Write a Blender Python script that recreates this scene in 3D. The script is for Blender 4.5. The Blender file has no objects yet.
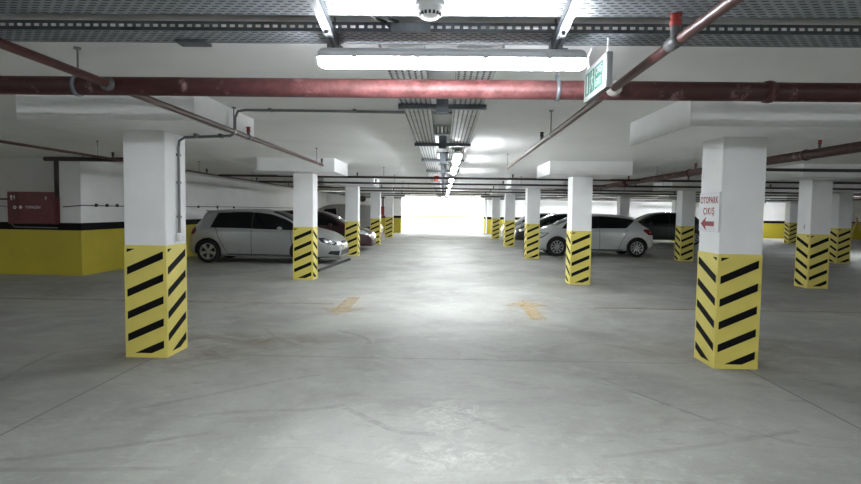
import bpy, bmesh, math, random
from mathutils import Vector, Matrix
from mathutils.bvhtree import BVHTree

random.seed(7)
SC = bpy.context.scene
COL = SC.collection
PI = math.pi

# ------------------------------------------------------------------ materials
def new_mat(name):
    m = bpy.data.materials.new(name); m.use_nodes = True
    nt = m.node_tree; nt.nodes.clear()
    out = nt.nodes.new('ShaderNodeOutputMaterial')
    return m, nt, out

def N(nt, kind, **kw):
    n = nt.nodes.new(kind)
    for k, v in kw.items():
        if k in n.inputs.keys(): n.inputs[k].default_value = v
        else: setattr(n, k, v)
    return n

def ramp(nt, stops):
    r = nt.nodes.new('ShaderNodeValToRGB')
    el = r.color_ramp.elements
    while len(el) < len(stops): el.new(0.5)
    for e, (p, c) in zip(el, stops):
        e.position = p; e.color = (*c, 1) if len(c) == 3 else c
    return r

def simple(name, col, rough=0.6, metal=0.0, var=0.12, scale=6.0, bump=0.0, coat=0.0, spec=0.5, dirt=None):
    """principled with a little procedural colour variation"""
    m, nt, out = new_mat(name)
    b = N(nt, 'ShaderNodeBsdfPrincipled')
    b.inputs['Roughness'].default_value = rough
    b.inputs['Metallic'].default_value = metal
    b.inputs['Coat Weight'].default_value = coat
    b.inputs['Coat Roughness'].default_value = 0.04
    b.inputs['Specular IOR Level'].default_value = spec
    tc = N(nt, 'ShaderNodeTexCoord')
    no = N(nt, 'ShaderNodeTexNoise', Scale=scale, Detail=5.0, Roughness=0.6)
    nt.links.new(tc.outputs['Object'], no.inputs['Vector'])
    lo = tuple(max(0, c * (1 - var)) for c in col); hi = tuple(min(1, c * (1 + var)) for c in col)
    r = ramp(nt, [(0.3, lo), (0.7, hi)])
    nt.links.new(no.outputs['Fac'], r.inputs['Fac'])
    colout = r.outputs['Color']
    if dirt:
        n2 = N(nt, 'ShaderNodeTexNoise', Scale=dirt[1], Detail=8.0, Roughness=0.7)
        nt.links.new(tc.outputs['Object'], n2.inputs['Vector'])
        r2 = ramp(nt, [(dirt[2], (0, 0, 0)), (dirt[2] + 0.08, (1, 1, 1))])
        nt.links.new(n2.outputs['Fac'], r2.inputs['Fac'])
        mx = N(nt, 'ShaderNodeMixRGB'); mx.inputs['Color2'].default_value = (*dirt[0], 1)
        mu = N(nt, 'ShaderNodeMath', operation='MULTIPLY'); mu.inputs[1].default_value = dirt[3]
        nt.links.new(r2.outputs['Color'], mu.inputs[0])
        nt.links.new(mu.outputs[0], mx.inputs['Fac'])
        nt.links.new(colout, mx.inputs['Color1'])
        colout = mx.outputs['Color']
    nt.links.new(colout, b.inputs['Base Color'])
    if bump:
        n3 = N(nt, 'ShaderNodeTexNoise', Scale=scale * 9, Detail=4.0)
        nt.links.new(tc.outputs['Object'], n3.inputs['Vector'])
        bp = N(nt, 'ShaderNodeBump', Strength=bump, Distance=0.01)
        nt.links.new(n3.outputs['Fac'], bp.inputs['Height'])
        nt.links.new(bp.outputs['Normal'], b.inputs['Normal'])
    nt.links.new(b.outputs[0], out.inputs['Surface'])
    return m

def emit(name, col, strength):
    m, nt, out = new_mat(name)
    e = N(nt, 'ShaderNodeEmission'); e.inputs['Color'].default_value = (*col, 1); e.inputs['Strength'].default_value = strength
    nt.links.new(e.outputs[0], out.inputs['Surface'])
    return m

def slotted(name, col, px, py, fx, fy, axis_u, axis_v, stagger=0.5, dark=None):
    """galvanised sheet pierced by rows of slots (see-through slots, or flat dark ones where dark is given)"""
    m, nt, out = new_mat(name)
    b = N(nt, 'ShaderNodeBsdfPrincipled', Roughness=0.5, Metallic=0.35)
    tc = N(nt, 'ShaderNodeTexCoord')
    no = N(nt, 'ShaderNodeTexNoise', Scale=9.0, Detail=6.0)
    nt.links.new(tc.outputs['Object'], no.inputs['Vector'])
    r = ramp(nt, [(0.3, tuple(c * 0.8 for c in col)), (0.7, tuple(min(1, c * 1.15) for c in col))])
    nt.links.new(no.outputs['Fac'], r.inputs['Fac']); nt.links.new(r.outputs['Color'], b.inputs['Base Color'])
    sp = N(nt, 'ShaderNodeSeparateXYZ'); nt.links.new(tc.outputs['Object'], sp.inputs[0])
    def mth(op, a, bb=None):
        k = N(nt, 'ShaderNodeMath', operation=op)
        for i, v in enumerate((a, bb)):
            if v is None: continue
            if isinstance(v, (int, float)): k.inputs[i].default_value = v
            else: nt.links.new(v, k.inputs[i])
        return k.outputs[0]
    v = mth('DIVIDE', sp.outputs[axis_v], py)
    row = mth('FLOOR', v)
    fv = mth('SUBTRACT', v, row)
    u = mth('ADD', mth('DIVIDE', sp.outputs[axis_u], px), mth('MULTIPLY', row, stagger))
    fu = mth('SUBTRACT', u, mth('FLOOR', u))
    mask = mth('MULTIPLY', mth('LESS_THAN', fu, fx), mth('LESS_THAN', fv, fy))
    if dark:  # flat dark colour painted in for the shade inside the slots
        tr = N(nt, 'ShaderNodeBsdfDiffuse'); tr.inputs['Color'].default_value = (*dark, 1)
    else:
        tr = N(nt, 'ShaderNodeBsdfTransparent')
    mx = N(nt, 'ShaderNodeMixShader')
    nt.links.new(mask, mx.inputs[0]); nt.links.new(b.outputs[0], mx.inputs[1]); nt.links.new(tr.outputs[0], mx.inputs[2])
    nt.links.new(mx.outputs[0], out.inputs['Surface'])
    return m

def worn_paint(name, col, cover=0.5, scale=7.0, soft=0.12, maxa=0.9):
    m, nt, out = new_mat(name)
    b = N(nt, 'ShaderNodeBsdfPrincipled', Roughness=0.8); b.inputs['Base Color'].default_value = (*col, 1)
    tc = N(nt, 'ShaderNodeTexCoord')
    no = N(nt, 'ShaderNodeTexNoise', Scale=scale, Detail=9.0, Roughness=0.75)
    nt.links.new(tc.outputs['Object'], no.inputs['Vector'])
    r = ramp(nt, [(cover - soft, (0, 0, 0)), (cover + soft, (maxa,) * 3)])
    nt.links.new(no.outputs['Fac'], r.inputs['Fac'])
    tr = N(nt, 'ShaderNodeBsdfTransparent'); mx = N(nt, 'ShaderNodeMixShader')
    nt.links.new(r.outputs['Color'], mx.inputs[0]); nt.links.new(tr.outputs[0], mx.inputs[1]); nt.links.new(b.outputs[0], mx.inputs[2])
    nt.links.new(mx.outputs[0], out.inputs['Surface'])
    return m

def floor_mat():
    m, nt, out = new_mat('power_floated_concrete')
    b = N(nt, 'ShaderNodeBsdfPrincipled')
    b.inputs['Specular IOR Level'].default_value = 0.28
    tc = N(nt, 'ShaderNodeTexCoord')
    def noise(scale, detail, rough=0.6, dist=0.0, sx=1, sy=1, rot=0):
        mp = N(nt, 'ShaderNodeMapping'); mp.inputs['Scale'].default_value = (sx, sy, 1); mp.inputs['Rotation'].default_value = (0, 0, rot)
        nt.links.new(tc.outputs['Object'], mp.inputs['Vector'])
        n = N(nt, 'ShaderNodeTexNoise', Scale=scale, Detail=detail, Roughness=rough, Distortion=dist)
        nt.links.new(mp.outputs['Vector'], n.inputs['Vector'])
        return n.outputs['Fac']
    def mix(c1, c2, fac, f=1.0, mode='MIX'):
        x = N(nt, 'ShaderNodeMixRGB', blend_type=mode)
        if isinstance(c1, tuple): x.inputs['Color1'].default_value = (*c1, 1)
        else: nt.links.new(c1, x.inputs['Color1'])
        if isinstance(c2, tuple): x.inputs['Color2'].default_value = (*c2, 1)
        else: nt.links.new(c2, x.inputs['Color2'])
        if isinstance(fac, float): x.inputs['Fac'].default_value = fac
        else:
            mu = N(nt, 'ShaderNodeMath', operation='MULTIPLY'); mu.inputs[1].default_value = f
            nt.links.new(fac, mu.inputs[0]); nt.links.new(mu.outputs[0], x.inputs['Fac'])
        return x.outputs['Color']
    def rr(fac, a, bb):
        r = ramp(nt, [(a, (0, 0, 0)), (bb, (1, 1, 1))]); nt.links.new(fac, r.inputs['Fac']); return r.outputs['Color']
    base = ramp(nt, [(0.30, (0.32, 0.322, 0.318)), (0.5, (0.44, 0.443, 0.44)), (0.7, (0.54, 0.542, 0.54))])
    nt.links.new(noise(0.55, 7, 0.62, 0.6), base.inputs['Fac'])
    c = base.outputs['Color']
    c = mix(c, (0.62, 0.62, 0.62), rr(noise(2.4, 9, 0.72, 0.4), 0.54, 0.72), 0.55)
    c = mix(c, (0.30, 0.30, 0.30), rr(noise(1.1, 8, 0.7, 1.5, 1.0, 2.2, 0.3), 0.54, 0.70), 0.5)
    c = mix(c, (0.27, 0.26, 0.255), rr(noise(6.0, 6, 0.7, 2.5, 0.25, 2.0, 0.5), 0.62, 0.72), 0.42)
    c = mix(c, (0.42, 0.36, 0.30), rr(noise(0.8, 8, 0.7, 0.4), 0.60, 0.76), 0.3)
    c = mix(c, (0.66, 0.66, 0.65), rr(noise(13, 10, 0.8, 0.5), 0.54, 0.66), 0.30)
    c = mix(c, (0.25, 0.25, 0.245), rr(noise(10, 10, 0.8, 0.8, 1.0, 1.3, 0.8), 0.56, 0.68), 0.30)
    c = mix(c, (0.28, 0.28, 0.275), rr(noise(1.6, 5, 0.6, 3.5, 0.5, 2.4, -0.35), 0.62, 0.68), 0.30)
    c = mix(c, (0.75, 0.75, 0.75), rr(noise(34, 4, 0.7), 0.64, 0.72), 0.4)
    c = mix(c, (0.2, 0.2, 0.2), rr(noise(50, 3, 0.7), 0.70, 0.76), 0.35)
    # local wear: chalky patch in the lane, brown dirt around the two nearest pillars
    def spot(cx, cy, rx, ry):
        mp = N(nt, 'ShaderNodeMapping', vector_type='TEXTURE'); mp.inputs['Location'].default_value = (cx, cy, 0); mp.inputs['Scale'].default_value = (rx, ry, 1)
        nt.links.new(tc.outputs['Object'], mp.inputs['Vector'])
        ln = N(nt, 'ShaderNodeVectorMath', operation='LENGTH'); nt.links.new(mp.outputs['Vector'], ln.inputs[0])
        r = ramp(nt, [(0.1, (1, 1, 1)), (1.0, (0, 0, 0))]); nt.links.new(ln.outputs['Value'], r.inputs['Fac']); return r.outputs['Color']
    def times(a, bb):
        mu = N(nt, 'ShaderNodeMath', operation='MULTIPLY'); nt.links.new(a, mu.inputs[0]); nt.links.new(bb, mu.inputs[1]); return mu.outputs[0]
    grain = rr(noise(9, 9, 0.8, 0.8), 0.46, 0.60)
    for q in ((0.08, 4.05, .42, .55), (0.02, 3.35, .6, .3), (0.9, 3.0, .5, .3)):
        c = mix(c, (0.80, 0.80, 0.79), times(spot(*q), grain), 0.6)
    soft = rr(noise(1.8, 7, 0.7, 0.8), 0.36, 0.62)
    for q in ((-2.7, 5.7, 1.7, .9), (3.3, 6.1, 1.9, .9), (-2.2, 6.3, 1.6, .5)):
        c = mix(c, (0.235, 0.205, 0.165), times(spot(*q), soft), 0.95)
    c = mix(c, (0.745, 0.742, 0.705), 1.0, mode='MULTIPLY')
    nt.links.new(c, b.inputs['Base Color'])
    ro = ramp(nt, [(0.3, (0.58,) * 3), (0.7, (0.80,) * 3)])
    nt.links.new(noise(1.7, 7, 0.65), ro.inputs['Fac']); nt.links.new(ro.outputs['Color'], b.inputs['Roughness'])
    bp = N(nt, 'ShaderNodeBump', Strength=0.12, Distance=0.01)
    nt.links.new(noise(22, 6, 0.7), bp.inputs['Height']); nt.links.new(bp.outputs['Normal'], b.inputs['Normal'])
    nt.links.new(b.outputs[0], out.inputs['Surface'])
    return m

LAMP = 62.0
M = {}
M['floor'] = floor_mat()
M['white'] = simple('white_wall_paint', (0.70, 0.70, 0.70), 0.75, var=0.05, scale=1.2, bump=0.05)
M['dimwhite'] = simple('shaded_white_wall_paint', (0.46, 0.46, 0.45), 0.8, var=0.08, scale=1.2, bump=0.05)  # darker copy of the wall paint; shade on the facing wall painted in
M['brightwhite'] = simple('lit_white_wall_paint', (0.88, 0.88, 0.88), 0.7, var=0.03, scale=1.2)  # lighter copy of the wall paint; brightness of the lit end walls painted in
M['ceil'] = simple('ceiling_paint', (0.76, 0.765, 0.765), 0.8, var=0.06, scale=0.7, bump=0.06)
M['pillar'] = simple('pillar_white_paint', (0.80, 0.805, 0.815), 0.7, var=0.04, scale=2.0, bump=0.05)
M['yellow'] = simple('yellow_gloss_paint', (0.68, 0.585, 0.135), 0.5, var=0.06, scale=3.0)
M['wallyellow'] = simple('yellow_wall_paint', (0.48, 0.40, 0.03), 0.55, var=0.07, scale=2.0)
M['black'] = simple('black_paint', (0.005, 0.005, 0.0055), 0.75, var=0.2, spec=0.15)
M['blackmetal'] = simple('dark_steel', (0.02, 0.02, 0.022), 0.45, var=0.2)
M['galv'] = simple('galvanised_steel', (0.19, 0.215, 0.24), 0.42, 0.55, var=0.2, scale=14)
M['galvdark'] = simple('dull_galvanised_steel', (0.10, 0.115, 0.13), 0.5, 0.4, var=0.2, scale=14)
M['tray_x'] = slotted('slotted_tray_sheet', (0.25, 0.27, 0.30), 0.050, 0.030, 0.62, 0.30, 'X', 'Y', 0.5, (0.035, 0.037, 0.04))
M['tray_xf'] = slotted('slotted_tray_flange', (0.14, 0.15, 0.17), 0.043, 50.0, 0.58, 1.0, 'X', 'Y', 0.0)
M['tray_y'] = slotted('slotted_long_tray_sheet', (0.42, 0.43, 0.44), 0.060, 0.040, 0.75, 0.36, 'Y', 'X', 0.0, (0.13, 0.12, 0.11))
M['redpipe'] = simple('dark_red_pipe_paint', (0.042, 0.008, 0.009), 0.5, var=0.15, scale=5, dirt=((0.35, 0.22, 0.22), 6.0, 0.56, 0.6))
M['redsmall'] = simple('brown_red_pipe_paint', (0.06, 0.016, 0.015), 0.45, var=0.2, scale=6)
M['darkpipe'] = simple('dark_pipe_paint', (0.022, 0.014, 0.014), 0.5, var=0.2)
M['fitting'] = simple('cast_iron_fitting', (0.10, 0.10, 0.105), 0.5, 0.3)
M['dusty'] = simple('dusty_white_coupling', (0.55, 0.53, 0.52), 0.7, var=0.3, scale=30)
M['orange'] = simple('orange_red_cap', (0.30, 0.025, 0.018), 0.5)
M['cabred'] = simple('red_cabinet_enamel', (0.10, 0.006, 0.012), 0.5, var=0.06)
M['cabdark'] = simple('dark_red_cabinet_enamel', (0.07, 0.005, 0.01), 0.5)
M['signwhite'] = simple('white_sign_plate', (0.66, 0.66, 0.69), 0.5, var=0.02)
M['signred'] = simple('red_sign_print', (0.27, 0.008, 0.016), 0.6, var=0.03)
M['signgreen'] = simple('green_sign_print', (0.0, 0.055, 0.036), 0.8, var=0.03)
M['signface'] = simple('white_sign_face', (0.19, 0.195, 0.195), 0.7, var=0.01)
M['whiteplastic'] = simple('white_plastic', (0.75, 0.76, 0.78), 0.4, var=0.02)
M['greyplastic'] = simple('grey_plastic', (0.50, 0.52, 0.54), 0.45, var=0.04)
M['conduit'] = simple('grey_steel_conduit', (0.17, 0.175, 0.18), 0.4, 0.3)
M['cable'] = simple('black_cable', (0.015, 0.015, 0.015), 0.5)
M['paper'] = simple('white_paper', (0.82, 0.82, 0.82), 0.8, var=0.01)
M['wood'] = simple('pale_timber', (0.55, 0.42, 0.22), 0.7, var=0.2, scale=8)
M['diff'] = emit('lamp_diffuser', (0.93, 0.97, 1.0), LAMP)
M['arrowpaint'] = worn_paint('worn_orange_paint', (0.66, 0.43, 0.13), 0.46, 9, 0.2, 0.55)
M['linepaint'] = worn_paint('faded_orange_line', (0.62, 0.36, 0.11), 0.47, 4, 0.2, 0.55)
M['skid'] = worn_paint('tyre_rubber_mark', (0.14, 0.14, 0.14), 0.54, 5, 0.25, 0.26)
M['crack'] = worn_paint('crack_line', (0.16, 0.16, 0.16), 0.50, 12, 0.2, 0.26)
M['joint'] = simple('saw_cut_joint', (0.17, 0.17, 0.165), 0.9)
M['extwall'] = simple('exterior_white_wall', (0.82, 0.82, 0.80), 0.8, var=0.03)
M['extyellow'] = simple('exterior_yellow_paint', (0.80, 0.72, 0.34), 0.8, var=0.04)
M['extline'] = simple('exterior_dark_band', (0.16, 0.12, 0.08), 0.8)
# cars
M['silver'] = simple('silver_car_paint', (0.42, 0.435, 0.445), 0.28, 0.6, var=0.02, coat=0.6)
M['carwhite'] = simple('white_car_paint', (0.50, 0.525, 0.535), 0.35, 0.0, var=0.02, coat=0.8)
M['maroon'] = simple('dark_red_car_paint', (0.034, 0.004, 0.009), 0.3, 0.1, var=0.05, coat=0.9)
M['cardark'] = simple('charcoal_car_paint', (0.012, 0.014, 0.016), 0.35, 0.2, var=0.05, coat=0.9)
M['cargrey'] = simple('grey_car_paint', (0.016, 0.017, 0.02), 0.4, 0.2, var=0.05, coat=0.4)
M['vangrey'] = simple('van_light_paint', (0.30, 0.30, 0.295), 0.45, 0.0, var=0.03, coat=0.3)
M['glass'] = simple('dark_car_glass', (0.005, 0.006, 0.007), 0.08, 0.0, var=0.1, spec=0.3)
M['trim'] = simple('black_car_trim', (0.010, 0.010, 0.011), 0.5)
M['tyre'] = simple('tyre_rubber', (0.013, 0.013, 0.014), 0.8)
M['rim'] = simple('alloy_rim', (0.42, 0.43, 0.44), 0.35, 0.6, var=0.05)
M['tail'] = simple('red_tail_lens', (0.13, 0.008, 0.012), 0.15, coat=0.8)
M['lens'] = simple('headlight_lens', (0.55, 0.58, 0.60), 0.1, 0.3, coat=1.0)
M['seam'] = simple('panel_gap', (0.05, 0.05, 0.05), 0.7)
M['chrome'] = simple('chrome_trim', (0.7, 0.72, 0.74), 0.15, 0.9)
M['plate'] = simple('number_plate', (0.75, 0.75, 0.75), 0.5)

def paler_main():  # mottled paler red towards the middle of the crossing pipe
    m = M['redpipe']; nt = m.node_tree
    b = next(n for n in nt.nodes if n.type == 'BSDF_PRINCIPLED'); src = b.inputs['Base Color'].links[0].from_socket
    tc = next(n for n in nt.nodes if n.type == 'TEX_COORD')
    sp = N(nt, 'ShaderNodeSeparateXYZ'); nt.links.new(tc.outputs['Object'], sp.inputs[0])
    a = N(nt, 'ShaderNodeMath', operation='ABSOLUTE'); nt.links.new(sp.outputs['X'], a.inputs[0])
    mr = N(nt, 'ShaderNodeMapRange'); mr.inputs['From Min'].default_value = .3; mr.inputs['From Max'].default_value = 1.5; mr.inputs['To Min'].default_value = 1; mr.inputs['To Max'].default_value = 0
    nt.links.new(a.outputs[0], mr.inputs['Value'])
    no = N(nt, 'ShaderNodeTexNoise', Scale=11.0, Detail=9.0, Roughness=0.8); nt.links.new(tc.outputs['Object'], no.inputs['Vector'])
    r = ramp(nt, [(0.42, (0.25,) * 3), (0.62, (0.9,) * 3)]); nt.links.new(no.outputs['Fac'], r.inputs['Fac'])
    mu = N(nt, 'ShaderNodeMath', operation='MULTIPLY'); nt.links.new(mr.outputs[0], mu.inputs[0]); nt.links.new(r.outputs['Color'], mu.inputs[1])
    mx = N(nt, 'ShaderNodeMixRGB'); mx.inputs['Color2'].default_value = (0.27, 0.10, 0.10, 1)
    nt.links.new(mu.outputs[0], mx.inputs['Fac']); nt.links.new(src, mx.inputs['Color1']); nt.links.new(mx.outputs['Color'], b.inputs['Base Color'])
paler_main()

# ------------------------------------------------------------------ mesh helpers
class MB:
    def __init__(s): s.v = []; s.f = []; s.mi = []; s.mats = []; s.sm = []
    def slot(s, mat):
        if mat not in s.mats: s.mats.append(mat)
        return s.mats.index(mat)
    def add(s, vs, fs, mat, smooth=False):
        o = len(s.v); k = s.slot(mat)
        s.v += [tuple(v) for v in vs]
        for f in fs: s.f.append([i + o for i in f]); s.mi.append(k); s.sm.append(smooth)
    def box(s, x0, x1, y0, y1, z0, z1, mat, mtx=None):
        vs = [Vector(p) for p in ((x0,y0,z0),(x1,y0,z0),(x1,y1,z0),(x0,y1,z0),(x0,y0,z1),(x1,y0,z1),(x1,y1,z1),(x0,y1,z1))]
        if mtx: vs = [mtx @ v for v in vs]
        s.add(vs, [(3,2,1,0),(4,5,6,7),(0,1,5,4),(1,2,6,5),(2,3,7,6),(3,0,4,7)], mat)
    def bevbox(s, x0, x1, y0, y1, z0, z1, mat, r=0.01):
        bm = bmesh.new(); bmesh.ops.create_cube(bm, size=1)
        for v in bm.verts: v.co = Vector(((x0+x1)/2 + v.co.x*(x1-x0), (y0+y1)/2 + v.co.y*(y1-y0), (z0+z1)/2 + v.co.z*(z1-z0)))
        bmesh.ops.bevel(bm, geom=bm.edges[:], offset=r, segments=2, affect='EDGES', profile=0.5)
        bm.verts.index_update()
        s.add([v.co for v in bm.verts], [[v.index for v in f.verts] for f in bm.faces], mat); bm.free()
    def tube(s, pts, r, mat, n=12, caps=True):
        pts = [Vector(p) for p in pts]; rings = []
        rs = r if isinstance(r, (list, tuple)) else [r] * len(pts)
        prev = None
        for i, p in enumerate(pts):
            a = pts[max(i-1, 0)]; b = pts[min(i+1, len(pts)-1)]
            t = (b - a).normalized()
            if prev is None:
                u = t.orthogonal().normalized()
            else:
                u = (prev - t * prev.dot(t)).normalized()
            prev = u; w = t.cross(u)
            rings.append([p + (u*math.cos(2*PI*k/n) + w*math.sin(2*PI*k/n)) * rs[i] for k in range(n)])
        vs = [v for ring in rings for v in ring]; fs = []
        for i in range(len(pts)-1):
            for k in range(n):
                fs.append((i*n+k, i*n+(k+1)%n, (i+1)*n+(k+1)%n, (i+1)*n+k))
        s.add(vs, fs, mat, True)
        if caps:
            s.add(rings[0][::-1], [list(range(n))], mat); s.add(rings[-1], [list(range(n))], mat)
    def lathe(s, prof, c, mat, n=20, axis='Z', caps=True):
        """prof: (r, h) pairs revolved about an axis through c"""
        vs = []; fs = []
        for r, h in prof:
            for k in range(n):
                a = 2*PI*k/n; p = (r*math.cos(a), r*math.sin(a), h)
                if axis == 'Y': p = (p[0], h, p[1])
                if axis == 'X': p = (h, p[0], p[1])
                vs.append(Vector(c) + Vector(p))
        for i in range(len(prof)-1):
            for k in range(n): fs.append((i*n+k, i*n+(k+1)%n, (i+1)*n+(k+1)%n, (i+1)*n+k))
        s.add(vs, fs, mat, True)
        for i in ((0, len(prof)-1) if caps else ()):
            if prof[i][0] > 1e-5: s.add([vs[i*n+k] for k in range(n)], [list(range(n))], mat)
    def quad(s, a, b, c, d, mat): s.add([a, b, c, d], [(0,1,2,3)], mat)
    def poly(s, pts, mat): s.add(pts, [list(range(len(pts)))], mat)
    def build(s, name, parent=None, **tags):
        me = bpy.data.meshes.new(name)
        me.from_pydata(s.v, [], s.f); me.update()
        for m in s.mats: me.materials.append(m)
        for p, k, sm in zip(me.polygons, s.mi, s.sm): p.material_index = k; p.use_smooth = sm
        o = bpy.data.objects.new(name, me); COL.objects.link(o)
        if parent is not None: o.parent = parent
        tag(o, **tags)
        return o

def tag(o, label=None, cat=None, group=None, kind=None):
    if label: o['label'] = label
    if cat: o['category'] = cat
    if group: o['group'] = group
    if kind: o['kind'] = kind
    return o

def empty(name, loc=(0, 0, 0), rotz=0.0, **t):
    o = bpy.data.objects.new(name, None); COL.objects.link(o)
    o.location = loc; o.rotation_euler = (0, 0, rotz); o.empty_display_size = 0.1
    return tag(o, **t)

def copy_tree(o, parent=None):
    c = o.copy(); COL.objects.link(c)
    if parent is not None: c.parent = parent
    for ch in list(o.children): copy_tree(ch, c)
    return c

def text_mesh(body, size, mat, mtx, name, parent, extrude=0.001, sx=1.0, bold=0.0, space=1.0):
    cu = bpy.data.curves.new(name, 'FONT'); cu.body = body; cu.size = size
    cu.align_x = 'CENTER'; cu.align_y = 'CENTER'; cu.extrude = extrude; cu.offset = bold; cu.space_character = space
    tmp = bpy.data.objects.new(name + '_tmp', cu); COL.objects.link(tmp)
    dg = bpy.context.evaluated_depsgraph_get()
    me = bpy.data.meshes.new_from_object(tmp.evaluated_get(dg))
    bpy.data.objects.remove(tmp); bpy.data.curves.remove(cu)
    for v in me.vertices: v.co = mtx @ Vector((v.co.x * sx, v.co.y, v.co.z))
    me.materials.clear(); me.materials.append(mat)
    o = bpy.data.objects.new(name, me); COL.objects.link(o); o.parent = parent
    return o

def basis(origin, right, up):
    r = Vector(right).normalized(); u = Vector(up).normalized(); n = r.cross(u)
    return Matrix(((r.x, u.x, n.x, origin[0]), (r.y, u.y, n.y, origin[1]), (r.z, u.z, n.z, origin[2]), (0, 0, 0, 1)))

# ------------------------------------------------------------------ the shell
CEIL = 2.50; YE = 37.0; XW = -7.7; YL = 11.9; XR = 30.0; YB = -9.0; XL = -15.0
BAND0, BAND1 = 0.97, 1.13

def banded(b, p, q, z1=CEIL, ym=None, th=None, white=None):
    """vertical wall face from p to q (x,y), painted yellow / black / white; facing left of p->q"""
    ym = ym or M['wallyellow']; white = white or M['white']
    for z0, zz, m in ((0, BAND0, ym), (BAND0, BAND1, M['black']), (BAND1, z1, white)):
        b.quad((p[0], p[1], z0), (q[0], q[1], z0), (q[0], q[1], zz), (p[0], p[1], zz), m)

b = MB(); b.box(XL - .3, XR + .3, YB - .3, 60, -0.2, 0, M['floor']); b.build('floor', kind='structure')
b = MB(); b.box(XL - .3, XR + .3, YB - .3, YE + 0.2, CEIL, CEIL + 0.3, M['ceil']); b.build('ceiling', kind='structure')

def wall_solid(name, loop, tint={}):
    """closed prism wall with painted bands; loop = counter-clockwise footprint"""
    b = MB()
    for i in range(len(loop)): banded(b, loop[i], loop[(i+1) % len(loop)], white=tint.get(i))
    b.poly([(x, y, CEIL) for x, y in loop], M['white'])
    return b.build(name, kind='structure')

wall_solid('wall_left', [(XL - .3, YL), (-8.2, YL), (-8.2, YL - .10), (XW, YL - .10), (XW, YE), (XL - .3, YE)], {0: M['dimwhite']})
wall_solid('wall_left_near', [(XL - .3, YB), (XL, YB), (XL, YL), (XL - .3, YL)])
wall_solid('wall_right', [(XR, YB), (XR + .3, YB), (XR + .3, YE), (XR, YE)])
wall_solid('wall_rear', [(XL - .3, YB - .3), (XR + .3, YB - .3), (XR + .3, YB), (XL - .3, YB)])
wall_solid('wall_end_left', [(XW, YE), (-2.76, YE), (-2.76, YE + .25), (XW, YE + .25)], {0: M['brightwhite']})
wall_solid('wall_end_right', [(2.70, YE), (XR + .3, YE), (XR + .3, YE + .25), (2.70, YE + .25)], {0: M['brightwhite']})

# daylit ramp court beyond the far opening
b = MB()
for x0, x1, y in ((-2.75, 9.0, 44.0),):
    b.quad((x0, y, 0), (x1, y, 0), (x1, y, .98), (x0, y, .98), M['extyellow'])
    b.quad((x0, y, .98), (x1, y, .98), (x1, y, 1.12), (x0, y, 1.12), M['extline'])
    b.quad((x0, y, 1.12), (x1, y, 1.12), (x1, y, 4.2), (x0, y, 4.2), M['extwall'])
    b.quad((x0, y, 0), (x0, y, 4.2), (x0, y + .3, 4.2), (x0, y + .3, 0), M['extwall'])
b.build('wall_ramp', kind='structure')
b = MB()
b.quad((-14, 53, 0), (9, 53, 0), (9, 53, 5), (-14, 53, 5), M['extwall'])
b.quad((9, 53, 0), (9, YE, 0), (9, YE, 4.2), (9, 53, 4.2), M['extwall'])
b.quad((-14, YE + .25, 0), (-14, 53, 0), (-14, 53, 5), (-14, YE + .25, 5), M['extwall'])
b.build('wall_court', kind='structure')
b = MB(); b.tube([(2.83, 37.0 - .07, 0.02), (2.83, 37.0 - .07, CEIL)], 0.05, M['whiteplastic'], 12)
b.box(2.55, 3.0, 36.8, 36.99, 0, 0.03, M['galvdark'])
b.build('downpipe', label='thin white vertical pipe at the right edge of the bright far opening', cat='pipe')

# floor markings and wear ------------------------------------------------------
def ribbon(pts, w, mat, z, name, **t):
    b = MB(); pts = [Vector((p[0], p[1], z)) for p in pts]
    # smooth the path a little
    dense = []
    for i in range(len(pts) - 1):
        p0 = pts[max(i-1, 0)]; p1 = pts[i]; p2 = pts[i+1]; p3 = pts[min(i+2, len(pts)-1)]
        for k in range(8):
            t_ = k / 8
            dense.append(0.5*((2*p1) + (p2-p0)*t_ + (2*p0-5*p1+4*p2-p3)*t_*t_ + (3*p1-p0-3*p2+p3)*t_**3))
    dense.append(pts[-1])
    L = []; R = []
    for i, p in enumerate(dense):
        d = (dense[min(i+1, len(dense)-1)] - dense[max(i-1, 0)]).normalized()
        n = Vector((-d.y, d.x, 0)); L.append(p + n*w/2); R.append(p - n*w/2)
    for i in range(len(dense)-1): b.quad(R[i], R[i+1], L[i+1], L[i], mat)
    return b.build(name, **t)

b = MB()
for x in (-2.86, 2.97): b.box(x - .006, x + .006, -2, 5.45, 0.0005, 0.001, M['joint'])
b.box(-2.6, 2.5, 5.615, 5.623, 0.0005, 0.001, M['joint'])
b.build('floor_joint', kind='structure')

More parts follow.
